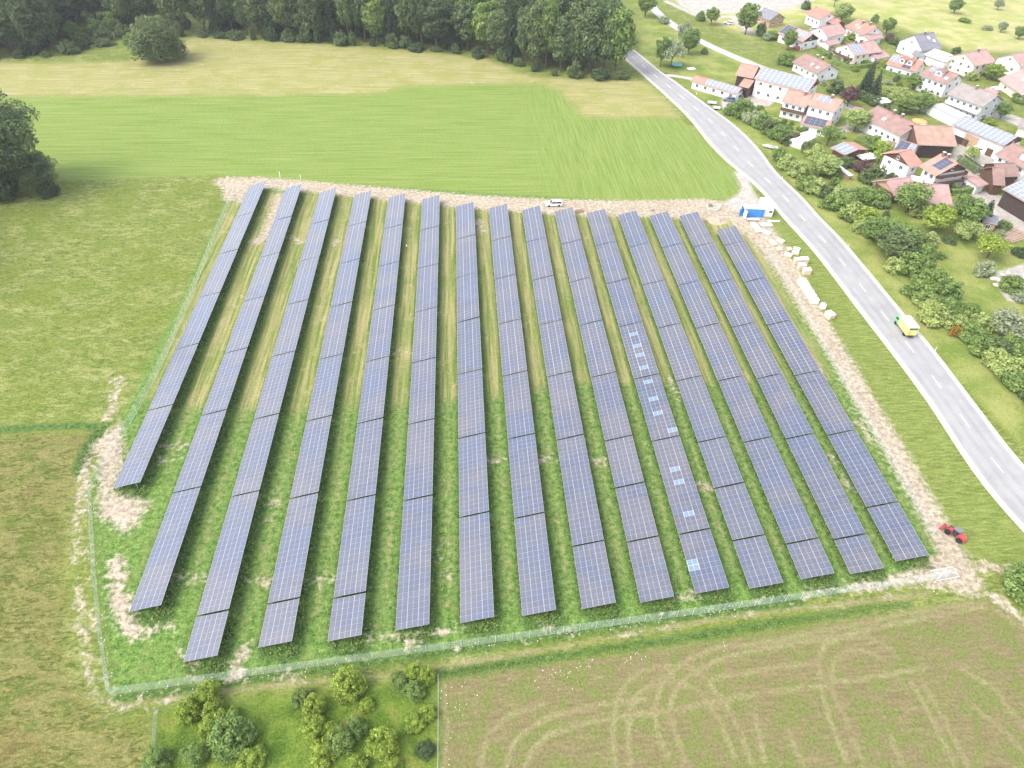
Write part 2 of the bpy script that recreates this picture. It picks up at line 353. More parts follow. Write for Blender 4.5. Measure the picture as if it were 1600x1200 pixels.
# verge and lawn
vg = mg.mix(R(st_h, .3, .7), (.090, .125, .022), (.180, .212, .056))
vg = mg.mix(mg.math('MULTIPLY', R(n_m, .55, .75), .6), vg, (.17, .145, .055))
c = mg.mix(fac('verge', 3, 1.5), c, vg)
lw = mg.mix(R(mixn(n_c, n_f, n_h), .38, .62), (.115, .160, .028), (.215, .228, .066))
lw = mg.mix(mg.math('MULTIPLY', R(n_m, .56, .74), .5), lw, (.24, .20, .095))
c = mg.mix(fac('lawn', 2, 1), c, lw)
pl = mg.mix(R(n_c, .35, .65), (.22, .25, .065), (.32, .30, .13))
pl = mg.mix(mg.math('MULTIPLY', R(n_v, .5, .65), .4), pl, (.34, .29, .16))
c = mg.mix(fac('pale', 4, 4), c, pl)
# big green field, mown in lanes
gstr = mg.mix(mg.lin(X, 18, 34), st_x, st_d)
gf = mg.mix(R(gstr, .34, .66), (.116, .168, .028), (.172, .222, .058))
gf = mg.mix(mg.math('MULTIPLY', R(n_c, .45, .7), .45), gf, (.16, .21, .047))
gf = mg.mix(mg.math('MULTIPLY', R(tone, .52, .66), .3), gf, (.25, .275, .115))
c = mg.mix(fac('green', 1.6, .8), c, gf)
sf = mg.mix(R(st_x, .34, .66), (.185, .188, .058), (.30, .268, .125))
sf = mg.mix(mg.math('MULTIPLY', R(n_c, .42, .62), .6), sf, (.19, .20, .05))
sf = mg.mix(mg.math('MULTIPLY', R(n_m, .58, .74), .6), sf, (.40, .34, .19))
c = mg.mix(fac('straw', 5, 2.2), c, sf)
# brown stubble
bf = mg.mix(R(st_h, .2, .8), (.120, .102, .044), (.182, .156, .075))
bf = mg.mix(mg.math('MULTIPLY', R(n_m, .42, .60), .8), bf, mg.mix(R(n_h, .3, .7), (.090, .112, .026), (.150, .170, .050)))
bf = mg.mix(mg.math('MULTIPLY', R(n_h, .58, .78), .5), bf, (.27, .215, .13))
bf = mg.mix(mg.math('MULTIPLY', R(n_c, .5, .66), .45), bf, (.135, .14, .045))
c = mg.mix(fac('brown', 1.4, .6), c, bf)
# strips inside the park
pk = mg.mix(R(mixn(n_h, n_f), .36, .64), (.038, .094, .014), (.160, .236, .056))
pk = mg.mix(mg.math('MULTIPLY', R(n_m, .5, .7), .5), pk, (.15, .17, .05))
pk = mg.mix(mg.math('MULTIPLY', R(st_y, .56, .72), .5), pk, (.18, .175, .07))
mw = mg.mix(R(st_y, .34, .64), (.105, .15, .026), (.275, .245, .105))
mw = mg.mix(mg.math('MULTIPLY', R(n_m, .54, .72), .7), mw, (.33, .275, .15))
mw = mg.mix(mg.math('MULTIPLY', R(n_c, .5, .62), .4), mw, (.10, .16, .025))
pk = mg.mix(fac('mown', 3, 1.5), pk, mw)
c = mg.mix(fac('park', 1.6, .8), c, pk)
lf = mg.mix(R(mixn(n_h, n_m), .36, .64), (.05, .095, .012), (.14, .19, .03))
lf = mg.mix(mg.math('MULTIPLY', R(n_m, .58, .7), .7), lf, (.17, .10, .04))
c = mg.mix(fac('leaf', 2, 1), c, lf)
ln2 = mg.mix(R(n_f, .3, .7), (.13, .155, .05), (.23, .215, .10))
c = mg.mix(mg.math('MULTIPLY', fac('litter', 1.6, .4, n_f, -.1), mg.lin(n_m, .3, .62)), c, ln2)
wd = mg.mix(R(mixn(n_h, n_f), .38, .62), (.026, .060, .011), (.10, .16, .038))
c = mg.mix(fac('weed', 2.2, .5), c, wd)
tk = mg.mix(R(n_h, .3, .7), (.19, .165, .082), (.265, .226, .128))
c = mg.mix(mg.math('MULTIPLY', fac('trk', 1.3, .35, n_f, -.18), mg.lin(n_m, .22, .60)), c, tk)
so = mg.mix(R(mixn(n_f, n_h, n_c), .38, .62), (.235, .192, .138), (.385, .33, .25))
so = mg.mix(mg.math('MULTIPLY', R(n_m, .6, .75), .35), so, (.19, .15, .09))
pn = mg.math('ADD', mg.math('MULTIPLY', n_m, .5), mg.math('MULTIPLY', n_f, .5))
c = mg.mix(fac('patch', 11, .8, pn, -1.1), c, so)
c = mg.mix(fac('dirt', 4, .9, n_f, -.3), c, so)
sn = mg.mix(R(mixn(n_f, n_m), .38, .62), (.28, .255, .22), (.37, .345, .305))
c = mg.mix(fac('sand', 1, .5), c, sn)
spk = mg.noise(o, 2.4, 8, .78)
c = mg.mix(1.0, c, mg.mix(mg.lin(spk, .36, .64), (.70, .72, .70), (1.25, 1.22, 1.25)), 'MULTIPLY')
field_mat = mg.out(c, .95, .1)
mg.bump(mg.math('ADD', mg.math('MULTIPLY', n_h, .5), mg.math('MULTIPLY', n_f, .8)), .7, .35)

# the sheet, cut into fields that share one material
nx, ny = len(GX), len(GY)
lum = np.zeros(NV)
zz = 0*lum
CLS = [('meadow', None), ('straw_field', 'straw'), ('hay_meadow', 'pale'), ('garden_ground', 'lawn'), ('stubble_field', 'brown'), ('green_field', 'green'), ('solar_park_ground', 'park'), ('gravel_yard', 'sand'), ('dirt_track', 'dirt')]
cls = np.zeros((ny-1, nx-1), int)
for i, (nm, k) in enumerate(CLS):
    if k:
        a = D[k].reshape(ny, nx); m = (a[:-1, :-1]+a[1:, :-1]+a[:-1, 1:]+a[1:, 1:])/4
        cls[m > 0] = i
def sheet(name, vid, V, F, extra=None):
    m = bpy.data.meshes.new(name)
    m.vertices.add(len(V)); m.vertices.foreach_set('co', V.ravel())
    m.loops.add(F.size); m.loops.foreach_set('vertex_index', F.ravel())
    m.polygons.add(len(F)); m.polygons.foreach_set('loop_start', np.arange(0, F.size, 4)); m.polygons.foreach_set('loop_total', np.full(len(F), 4))
    for k, a in D.items():
        at_ = m.attributes.new('d_'+k, 'FLOAT', 'POINT'); at_.data.foreach_set('value', (a[vid] if extra is None else np.full(len(V), extra.get(k, -FAR))).astype(np.float32))
    m.materials.append(field_mat); m.update(); m.validate()
    return tag(link(name, m), kind='structure')
ii, jj = np.meshgrid(np.arange(ny-1), np.arange(nx-1), indexing='ij')
quads = np.stack([ii*nx+jj, ii*nx+jj+1, (ii+1)*nx+jj+1, (ii+1)*nx+jj], -1)
for i, (nm, k) in enumerate(CLS):
    q = quads[cls == i]
    if len(q) == 0: continue
    vid, inv = np.unique(q, return_inverse=True)
    V = np.concatenate([PX[vid], zz[vid][:, None]], 1)
    sheet(nm, vid, V, inv.reshape(-1, 4))
B = 2500.0
xs = [-B, GX[0], GX[-1], B]; ysk = [-B, GY[0], GY[-1], B]
V = np.array([(x, y, 0) for y in ysk for x in xs]); F = np.array([(j*4+i, j*4+i+1, j*4+i+5, j*4+i+4) for j in range(3) for i in range(3) if not (i == 1 and j == 1)])
sheet('ground', None, V, F, {'lawn': 2.0})

# ---------------------------------------------------------------- roads
ag = G('asphalt'); o = ag.obj()
a1 = ag.mix(ag.lin(ag.noise(o, .25, 5, .6), .3, .7), (.240, .233, .228), (.290, .282, .275))
a1 = ag.mix(ag.math('MULTIPLY', ag.lin(ag.noise(o, 2.5, 5, .7), .35, .75), .35), a1, (.175, .172, .172))
a1 = ag.mix(ag.math('MULTIPLY', ag.lin(ag.noise(ag.map(o, (.9, .03, 1), radians(-33.5)), 1.0, 3), .5, .75), .35), a1, (.28, .275, .27))
ac = ag.math('FRACT', ag.math('MULTIPLY', ag.attr('across'), 2.0))
wt = ag.math('ABSOLUTE', ag.math('SUBTRACT', ag.math('ABSOLUTE', ag.math('SUBTRACT', ac, .5)), .22))
a1 = ag.mix(ag.math('MULTIPLY', ag.lin(wt, .16, .03), ag.math('MULTIPLY', ag.lin(ag.noise(ag.map(o, (.5, .06, 1)), 1.0, 3), .3, .65), .55)), a1, (.185, .182, .184))
vo = ag.n.new('ShaderNodeTexVoronoi'); vo.feature = 'DISTANCE_TO_EDGE'; vo.inputs['Scale'].default_value = .16; ag.l.new(ag.map(o, (1, .35, 1)), vo.inputs['Vector'])
a1 = ag.mix(ag.math('MULTIPLY', ag.lin(vo.outputs['Distance'], .010, .004), .14), a1, (.12, .118, .118))
a1 = ag.mix(ag.math('MULTIPLY', ag.lin(ag.noise(ag.map(o, (.35, .12, 1)), 1.0, 1), .60, .62), .3), a1, (.19, .187, .188))
asphalt = ag.out(a1, .85, .25)
paint = mat('road_paint', (.62, .61, .58), .7, .12, 3)
shoulder = mat('road_shoulder', (.40, .36, .31), .95, .25, 2.5, .1)
def strip(name, L, Rr, z, m, kind='structure'):
    """a sheet between two lines of world points"""
    b = MB(); n = len(L)
    b.add([(p[0], p[1], z) for p in L]+[(p[0], p[1], z) for p in Rr], [(i, n+i, n+i+1, i+1) for i in range(n-1)])
    o = tag(b.build(name, m), kind=kind)
    a = o.data.attributes.new('across', 'FLOAT', 'POINT'); a.data.foreach_set('value', [0.0]*n+[1.0]*n); return o
def resample(q, step=4.0):
    q = np.array(q, float); out = [q[0]]
    # Catmull-Rom through the points
    for i in range(len(q)-1):
        p0, p1, p2, p3 = q[max(i-1, 0)], q[i], q[i+1], q[min(i+2, len(q)-1)]
        k = max(1, int(np.linalg.norm(p2-p1)/step))
        for j in range(1, k+1):
            t = j/k; out.append(.5*((2*p1)+(-p0+p2)*t+(2*p0-5*p1+4*p2-p3)*t*t+(-p0+3*p1-3*p2+p3)*t**3))
    return np.array(out)
def offset(q, d):
    q = np.asarray(q); t = np.gradient(q, axis=0); t /= np.linalg.norm(t, axis=1)[:, None]
    return q+np.stack([t[:, 1], -t[:, 0]], 1)*d        # + = to the right of travel
def between(q, a, b):      # part of a polyline between two arc lengths
    s = np.concatenate([[0], np.cumsum(np.linalg.norm(np.diff(q, axis=0), axis=1))])
    u = np.linspace(a, b, max(2, int((b-a)/3)+1)); return np.stack([np.interp(u, s, q[:, 0]), np.interp(u, s, q[:, 1])], 1), s[-1]
# both edges read off the photograph: the road widens towards the side road
def by_y(l, ys):
    q = resample(l); k = np.argsort(q[:, 1]); return np.interp(ys, q[k, 1], q[k, 0])
YR = np.linspace(-160, 318, 200)
EL = np.concatenate([[(152, -180), (103.5, 20), (96.5, 55)], pts([(1545, 760), (1458, 632), (1405, 560), (1346, 484), (1280, 398), (1225, 337), (1204, 311), (1172, 279), (1142, 255), (1112, 225), (1071, 176), (1000, 111)]), [(66, 325)]])
ER = np.concatenate([[(159, -180), (111, 20), (105.5, 60)], pts([(1600, 732), (1527, 640), (1464, 557), (1404, 484), (1317, 379), (1281, 342), (1250, 307), (1210, 268), (1181, 230), (1145, 195), (1100, 162), (1050, 125), (1031, 112)]), [(74, 325)]])
el = np.stack([by_y(EL, YR), YR], 1); er = np.stack([by_y(ER, YR), YR], 1); cl = (el*.5+er*.5)
strip('road', el, er, .012, asphalt)
strip('road_shoulder', el-np.array([.9, 0]), er+np.array([.6, 0]), .006, shoulder)
strip('edge_line', el+np.array([.15, 0]), el+np.array([.32, 0]), .018, paint)
strip('edge_line', er-np.array([.32, 0]), er-np.array([.15, 0]), .018, paint)
tot = between(cl, 0, 1)[1]; s = 3.0
while s < tot-4:
    seg, _ = between(cl, s, s+3.8); strip('centre_dash', offset(seg, -.08), offset(seg, .08), .018, paint); s += 11.5
fr = resample(np.concatenate([[at(1004, -40)], pts([(1016, 3), (1030, 22), (1064, 47), (1108, 71), (1158, 93), (1200, 110)])]))
strip('side_road', offset(fr, -2.3), offset(fr, 2.3), .012, mat('pale_asphalt', (.36, .34, .33), .85, .12, .6))
ln = resample(pts([(1026, 118), (1050, 118), (1085, 124)]))
strip('drive', offset(ln, -1.4), offset(ln, 1.4), .010, mat('pale_asphalt', (.36, .34, .33)))
# ================================================================ SOLAR TABLES
pg = G('solar_cells'); uvn = pg.uv()
sx = pg.n.new('ShaderNodeSeparateXYZ'); pg.l.new(uvn, sx.inputs[0]); U_, V_ = sx.outputs[0], sx.outputs[1]
oi = pg.n.new('ShaderNodeObjectInfo')
rnd = pg.math('FRACT', pg.math('ADD', oi.outputs['Random'], pg.attr('rnd')))
gpos = pg.geo().outputs['Position']
nz1 = pg.noise(pg.map(gpos, (.16, .35, .3), radians(25)), 1.0, 3, .6, .5)
cellc = pg.mix(pg.lin(rnd, .1, .9), (.048, .055, .082), (.064, .067, .088))  # greyed base colour carries part of the sky sheen
cellc = pg.mix(pg.math('MULTIPLY', pg.lin(nz1, .47, .66), .75), cellc, (.085, .080, .094))
cellc = pg.mix(pg.math('MULTIPLY', pg.lin(nz1, .44, .30), .55), cellc, (.044, .072, .138))
cellc = pg.mix(pg.math('MULTIPLY', pg.lin(pg.math('FRACT', pg.math('MULTIPLY', rnd, 7.3)), .72, .95), .4), cellc, (.07, .09, .13))
cellc = pg.mix(pg.math('MULTIPLY', pg.lin(pg.math('FRACT', pg.math('MULTIPLY', oi.outputs['Object Index'], .137)), 0, 1), .45), cellc, (.088, .088, .102))
nz2 = pg.noise(pg.map(gpos, (.05, .09, .1)), 1.0, 3, .6, .4)
cellc = pg.mix(pg.math('MULTIPLY', pg.lin(nz2, .48, .64), .45), cellc, (.042, .064, .125))  # broad blue and grey patches painted in for uneven sky reflection
cellc = pg.mix(pg.math('MULTIPLY', pg.lin(nz2, .50, .36), .5), cellc, (.098, .09, .10))
cv = pg.noise(gpos, 6.0, 3, .6)
cellc = pg.mix(pg.math('MULTIPLY', pg.lin(cv, .45, .7), .25), cellc, (.095, .10, .125))
du = pg.math('ABSOLUTE', pg.math('SUBTRACT', U_, .5)); dv = pg.math('ABSOLUTE', pg.math('SUBTRACT', V_, .5))
l1 = pg.math('GREATER_THAN', du, .5-.015); l2 = pg.math('MULTIPLY', pg.math('LESS_THAN', du, .010), .8); l3 = pg.math('MULTIPLY', pg.math('GREATER_THAN', dv, .5-.012), .34)
ln_ = pg.math('MAXIMUM', l1, pg.math('MAXIMUM', l2, l3))
pg.put(pg.b.inputs['IOR'], 1.5)
solar_mat = pg.out(pg.mix(ln_, cellc, (.34, .34, .36)), pg.mix(ln_, (.17, .17, .17), (.4, .4, .4)), 1.0)
pp = G('pale_solar_cells'); uvn = pp.uv(); sx = pp.n.new('ShaderNodeSeparateXYZ'); pp.l.new(uvn, sx.inputs[0])
du = pp.math('ABSOLUTE', pp.math('SUBTRACT', sx.outputs[0], .5)); dv = pp.math('ABSOLUTE', pp.math('SUBTRACT', sx.outputs[1], .5))
ln_ = pp.math('MAXIMUM', pp.math('GREATER_THAN', du, .47), pp.math('MAXIMUM', pp.math('LESS_THAN', du, .012), pp.math('GREATER_THAN', dv, .478)))
pale_mat = pp.out(pp.mix(ln_, pp.mix(pp.noise(pp.obj(), 5, 3), (.10, .15, .21), (.15, .20, .26)), (.50, .50, .53)), .18, .5)
alu = mat('galvanised_steel', (.42, .43, .44), .45, .15, 2, .5, .6)
backs = mat('module_back', (.55, .55, .55), .6, .1)
UVQ = ((0, 0), (1, 0), (1, 1), (0, 1))
ML = PW/3
def module_mesh(dy, m):
    b = MB(); hx, hy, t = ML/2-.012, dy/2-.010, .04
    b.add([(-hx, -hy, 0), (hx, -hy, 0), (hx, hy, 0), (-hx, hy, 0)], [(0, 1, 2, 3)], 0, [UVQ])
    b.add([(-hx, -hy, 0), (hx, -hy, 0), (hx, hy, 0), (-hx, hy, 0), (-hx, -hy, -t), (hx, -hy, -t), (hx, hy, -t), (-hx, hy, -t)],
          [(7, 6, 5, 4), (4, 5, 1, 0), (5, 6, 2, 1), (6, 7, 3, 2), (7, 4, 0, 3)], 1)
    return b.mesh('solar_module', [m, backs])
PALE = [(t, c) for t, c in [((1001, 520), 1), ((996, 541), 1), ((1000, 556), 1), ((1005, 574), 1), ((1006, 574), 1), ((1013, 596), 1), ((1022, 625), 1), ((1026, 643), 1), ((1052, 672), 2), ((1054, 731), 1), ((1062, 753), 1), ((1076, 800), 1), ((1082, 874), 0), ((1084, 884), 0)]]
pale_world = [(at(*p, 1.5), c) for p, c in PALE]
z0 = .8
frame_cache = {}
for k, (x, ys) in enumerate(ROWS):
    nt_ = len(ys)-1
    for i in range(nt_):
        ya, yb = ys[i+1]+.16*(i < nt_-1), ys[i]-.16*(i > 0)
        tid = k*13+i*29+3; L = yb-ya; n = max(2, round(L)); dy = L/n; ym = (ya+yb)/2
        pos = nt_-i
        where = 'nearest' if pos == 1 else ('farthest' if i == 0 else ordn(pos)+' from the near end')
        rowd = 'leftmost row' if k == 0 else ('rightmost row' if k == 14 else ('middle row' if k == 7 else (ordn(k+1)+' row from the left' if k < 7 else ordn(15-k)+' row from the right')))
        size = 'short' if L < 8 else ('half-length' if L < 13 else 'long')
        T = thing('solar_table', f'{size} blue solar table, {where} in {rowd}', 'solar panels', (x, ym, z0), 0, 'solar tables standing in rows')
        tl = TILT+random.gauss(0, .006); ct, st = cos(tl), sin(tl)
        if ym < 108:
            mm = module_mesh(dy, solar_mat); pm = None
            for c in range(3):
                for r in range(n):
                    u = (c+.5)*ML; yy = -L/2+(r+.5)*dy
                    pale = k == 10 and any(cc == c and abs(w_[1]-(ym+yy)) < dy*.52 for w_, cc in pale_world)
                    if pale and pm is None: pm = module_mesh(dy, pale_mat)
                    o = link('solar_module', pm if pale else mm, T, (u*ct, yy, u*st)); o.rotation_euler = (0, -tl, 0)
                    o.pass_index = tid
                if pale: o['label'] = 'pale bluish white module'
        else:
            b = MB(); bp = MB(); rv = []; hasp = False
            for c in range(3):
                for r in range(n):
                    u0, u1 = c*ML+.012, (c+1)*ML-.012; y0, y1 = -L/2+r*dy+.01, -L/2+(r+1)*dy-.01
                    pale = k == 10 and any(cc == c and abs(w_[1]-(ym+(y0+y1)/2)) < dy*.52 for w_, cc in pale_world)
                    b.quad((u0*ct, y0, u0*st), (u1*ct, y0, u1*st), (u1*ct, y1, u1*st), (u0*ct, y1, u0*st), 1 if pale else 0, UVQ); rv.append(random.random())
            q = [(0, -L/2), (PW, -L/2), (PW, L/2), (0, L/2)]
            b.slab([(u*ct+.01*st, y, u*st-.012) for u, y in q], .03, 2)
            me = b.mesh('panel_surface', [solar_mat, pale_mat, backs]); rv += [0]*(len(me.polygons)-len(rv))
            a = me.attributes.new('rnd', 'FLOAT', 'FACE'); a.data.foreach_set('value', rv)
            link('panel_surface', me, T).pass_index = tid
        f = MB()
        for u in (.45, 1.75, 3.4, 4.7):
            f.box((u*ct+.10*st, 0, u*st-.10), (.08, L-.1, .10))
        npz = max(2, round(L/3.2)+1)
        for j in range(npz):
            y = -L/2+.6+(L-1.2)*j/(npz-1)
            f.slab([(0.3*ct, y-.05, .3*st-.16), (4.9*ct, y-.05, 4.9*st-.16), (4.9*ct, y+.05, 4.9*st-.16), (.3*ct, y+.05, .3*st-.16)], .12)
            for u in (1.1, 3.9):
                f.box((u*ct, y, (u*st-.2-z0)/2), (.12, .10, u*st-.2+z0))
        f.build('support_frame', alu, T)
# ================================================================ FENCES
fence_m = mat('fence_wire', (.46, .54, .50), .55, .1, 2, .4)
def fence(name, label, line_px, h=2.0, post=2.5, nw=9, vstep=.22, group=None, wr=.0065, pr=.026, world=None):
    q = world if world is not None else pts(line_px); T = thing(name, label, 'fence', (q[0][0], q[0][1], 0), 0, group)
    o = np.array(q[0])
    s = np.concatenate([[0], np.cumsum(np.linalg.norm(np.diff(q, axis=0), axis=1))]); tot = s[-1]
    P = lambda u: np.array([np.interp(u, s, q[:, 0]), np.interp(u, s, q[:, 1])])-o
    npst = int(tot/post); pm = MB().tube([(0, 0, 0), (0, 0, h+.05)], pr, 6).mesh('post', fence_m)
    if npst <= 95:
        for i in range(npst+1):
            a = P(tot*i/npst); link('post', pm, T, (a[0], a[1], 0))
    else:
        b = MB()
        for i in range(npst+1):
            a = P(tot*i/npst); b.tube([(a[0], a[1], 0), (a[0], a[1], h+.05)], pr, 5)
        b.build('posts', fence_m, T)
    b = MB()
    for k in range(nw):
        z = .08+(h-.1)*k/(nw-1)
        b.tube([(*(p-o), z) for p in q], wr, 3)
    u = 0
    while u < tot and vstep:
        a = P(u); b.tube([(a[0], a[1], .04), (a[0], a[1], h)], wr*.8, 3); u += vstep
    b.build('wire_mesh', fence_m, T)
    return T
fence('wire_fence', 'tall pale green wire mesh fence along the left side of the solar park', [(366, 303), (345, 352), (322, 408), (290, 488), (250, 580), (200, 670), (160, 733), (142, 765), (150, 900), (160, 1000), (173, 1086)])
fence('wire_fence', 'pale green wire mesh fence along the near bottom side of the solar park', [(173, 1086), (330, 1064), (500, 1041), (700, 1014), (900, 986), (1100, 958), (1300, 929), (1478, 903)])
fence('wire_fence', 'wire mesh fence between the right panel row and the dirt track', [(1196, 392), (1240, 462), (1282, 540), (1330, 622), (1370, 690), (1420, 775), (1455, 838)])
fence('plot_fence', 'short green wire fence on the left edge of the shrub plot', [(246, 1112), (243, 1160), (240, 1215)], 1.5, 2.2, 8, .2)
fence('plot_fence', 'thin wire fence between the shrub plot and the brown field', [(685, 1060), (685, 1120), (684, 1215)], 1.2, 3, 3, 0, None, .012)
# ================================================================ PLANTS
def leaf_mat(name, dark, light, hue=.25):
    g = G(name); oi = g.n.new('ShaderNodeObjectInfo').outputs['Random']
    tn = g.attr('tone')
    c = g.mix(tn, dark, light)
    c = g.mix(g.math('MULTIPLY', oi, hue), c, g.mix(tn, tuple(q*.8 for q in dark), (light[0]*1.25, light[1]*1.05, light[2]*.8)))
    g.out(c, .75, .15)
    tr = g.n.new('ShaderNodeBsdfTranslucent'); g.put(tr.inputs[0], g.mix(.5, c, light)); ms = g.n.new('ShaderNodeMixShader'); ms.inputs[0].default_value = .3
    g.l.new(g.b.outputs[0], ms.inputs[1]); g.l.new(tr.outputs[0], ms.inputs[2])
    g.l.new(ms.outputs[0], g.n['Material Output'].inputs[0]); return g.m
LM = dict(forest=leaf_mat('forest_leaves', (0.044, 0.076, 0.033), (0.173, 0.235, 0.091), .5), dark=leaf_mat('dark_leaves', (0.031, 0.054, 0.023), (0.109, 0.154, 0.062)),
          fir=leaf_mat('fir_needles', (0.021, 0.044, 0.023), (0.066, 0.107, 0.054)),
          mid=leaf_mat('green_leaves', (.068, .120, .028), (.245, .345, .100), .5), light=leaf_mat('light_leaves', (0.142, 0.204, 0.053), (0.410, 0.490, 0.178), .5),
          grey=leaf_mat('grey_leaves', (0.142, 0.178, 0.098), (0.396, 0.446, 0.265)), silver=leaf_mat('silver_leaves', (.13, .155, .09), (.33, .37, .23)), purple=leaf_mat('purple_leaves', (0.062, 0.036, 0.039), (0.193, 0.113, 0.113)),
          orange=leaf_mat('orange_leaves', (.13, .085, .015), (.36, .21, .035)),
          bright=leaf_mat('bright_leaves', (.072, .130, .016), (.36, .46, .085), .4))
bark = mat('bark', (.10, .075, .055), .9, .35, 3, .1)

def leaves(P, N, T, size, name):
    """leaf-clump faces: positions, directions, tones, sizes -> mesh with a 'tone' per face"""
    n = len(P); N = N/np.maximum(np.linalg.norm(N, axis=1), 1e-6)[:, None]
    r = rng.normal(size=(n, 3)); A = np.cross(N, r); A /= np.maximum(np.linalg.norm(A, axis=1), 1e-6)[:, None]; Bv = np.cross(N, A)
    s = size[:, None]; asp = rng.uniform(.55, 1.0, (n, 1)); bend = N*s*rng.uniform(-.35, .1, (n, 1))
    V = np.stack([P-A*s, P-Bv*s*asp+bend*.3, P+A*s+bend, P+Bv*s*asp], 1).reshape(-1, 3)
    m = bpy.data.meshes.new(name); m.vertices.add(len(V)); m.vertices.foreach_set('co', V.ravel())
    m.loops.add(4*n); m.loops.foreach_set('vertex_index', np.arange(4*n)); m.polygons.add(n)
    m.polygons.foreach_set('loop_start', np.arange(0, 4*n, 4)); m.polygons.foreach_set('loop_total', np.full(n, 4))
    a = m.attributes.new('tone', 'FLOAT', 'FACE'); a.data.foreach_set('value', np.clip(T, 0, 1).astype(np.float32))
    m.update(); return m
def sph(n):
    v = rng.normal(size=(n, 3)); return v/np.linalg.norm(v, axis=1)[:, None]
def crown(seed, nb=26, per=150, base=.22, bushy=False, leaf=.075, loose=0., blob=(.26, .42), asp=2.0):
    """crown of radius 1 and height asp made of many leaf clumps; clumps of uneven size, gaps between"""
    global rng; rng = np.random.default_rng(seed)
    Ps, Ns, Ts, Ss = [], [], [], []; cen = []
    zc, hz = (.13*asp, .82*asp) if bushy else ((1+base)/2*asp, (1-base)/2*asp)
    lob = sph(5); la = rng.uniform(-.22, .20, 5)
    tries = 0; gap = (.23 if asp < 3 else .3) if nb < 50 or asp > 3 else .15
    while len(cen) < nb and tries < 6000:
        tries += 1
        d = sph(1)[0]
        if bushy: d[2] = abs(d[2]) if rng.uniform() < .8 else abs(d[2])*.15
        rad = rng.uniform(.2, .85)**.6*(1+float((la*np.maximum(0, lob@d)**3).sum()))
        c = np.array([d[0]*rad*.80, d[1]*rad*.80, zc+d[2]*rad*hz*.86])
        if all(np.linalg.norm(c-q[0]) > gap for q in cen): cen.append((c, rng.uniform(*blob)*(1-.25*max(0, d[2])), rng.uniform(-.17, .17)))
    for c, br, tn in cen:
        n = int(per*(br/.34)**2); d = sph(n); d[:, 2] = np.where(rng.uniform(size=n) < .35, np.abs(d[:, 2]), d[:, 2])
        k = rng.uniform(.55, 1.10+loose, n)**.6
        p = c+d*(br*k)[:, None]*np.array([1, 1, .8])
        keep = p[:, 2] > (.02 if bushy else base*.55*asp)
        p, d, k = p[keep], d[keep], k[keep]
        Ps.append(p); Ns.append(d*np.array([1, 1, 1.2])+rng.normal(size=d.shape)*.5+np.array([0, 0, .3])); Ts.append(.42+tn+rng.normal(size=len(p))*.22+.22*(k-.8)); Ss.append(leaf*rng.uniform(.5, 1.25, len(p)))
    me = leaves(np.concatenate(Ps), np.concatenate(Ns), np.concatenate(Ts), np.concatenate(Ss), 'crown')
    t = MB()
    if not bushy:
        t.tube([(0, 0, -.02), (.01, 0, base*.7*asp), (.02, -.01, (base+.15)*asp), (0, .01, .72*asp)], [.055, .045, .035, .012], 6)
        for c, br, _ in cen[:7]: t.tube([(.01, 0, base*.9*asp), (c[0]*.5, c[1]*.5, base*asp+.4*(c[2]-base*asp)), tuple(c)], [.024, .016, .006], 4)
    else:
        for c, br, _ in cen[:6]: t.tube([(c[0]*.1, c[1]*.1, -.02), (c[0]*.6, c[1]*.6, c[2]*.55), tuple(c)], [.03, .02, .008], 4)
    return me, t.mesh('trunk', bark), asp
def conifer(seed, lev=18, asp=3.6):
    global rng; rng = np.random.default_rng(seed); Ps, Ns, Ts, Ss = [], [], [], []
    for i in range(lev):
        z = .05+.93*i/lev; R0 = (1-z)**.85*1.0+.03; nb = max(5, int(14*(1-z)+4))
        for j in range(nb):
            a = 2*pi*(j+rng.uniform(-.3, .3))/nb; rr = R0*rng.uniform(.75, 1.1)
            n = int(16+44*R0); u = rng.uniform(.1, 1, n)
            p = np.stack([cos(a)*u*rr, sin(a)*u*rr, (z+.03-.06*u*R0+rng.normal(size=n)*.006)*asp], 1)
            side = rng.normal(size=n)*.10*(1.1-u)*rr; p[:, 0] += -sin(a)*side; p[:, 1] += cos(a)*side
            Ps.append(p); Ns.append(np.stack([np.full(n, cos(a)*.35), np.full(n, sin(a)*.35), np.full(n, .9)], 1)+rng.normal(size=(n, 3))*.4)
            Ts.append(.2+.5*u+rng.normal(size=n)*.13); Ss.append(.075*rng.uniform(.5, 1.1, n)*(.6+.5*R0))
    me = leaves(np.concatenate(Ps), np.concatenate(Ns), np.concatenate(Ts), np.concatenate(Ss), 'crown')
    return me, MB().tube([(0, 0, -.02), (0, 0, .5*asp), (0, 0, .98*asp)], [.06, .035, .008], 6).mesh('trunk', bark), asp
PROTO = {}
for i in range(5): PROTO['tree%d' % i] = crown(100+i, 75, 190, .18, leaf=.058, asp=2.1, blob=(.16, .32))
for i in range(4): PROTO['tall%d' % i] = crown(200+i, 64, 120, .10, leaf=.072, blob=(.26, .44), asp=3.9)
for i in range(3): PROTO['loose%d' % i] = crown(300+i, 20, 120, .30, leaf=.065, loose=.25, blob=(.24, .40), asp=1.9)
for i in range(5): PROTO['bush%d' % i] = crown(400+i, 55, 210, .0, True, leaf=.058, asp=1.4, blob=(.16, .30))
for i in range(4): PROTO['shrub%d' % i] = crown(500+i, 60, 330, .0, True, leaf=.044, blob=(.14, .28), asp=1.6, loose=.12)
for i in range(3): PROTO['big%d' % i] = crown(600+i, 130, 380, .02, leaf=.027, blob=(.15, .30), asp=2.4)
PROTO['dome0'] = crown(700, 130, 420, .0, True, leaf=.028, blob=(.17, .26), asp=1.75)
for i in range(2): PROTO['fir%d' % i] = conifer(800+i)
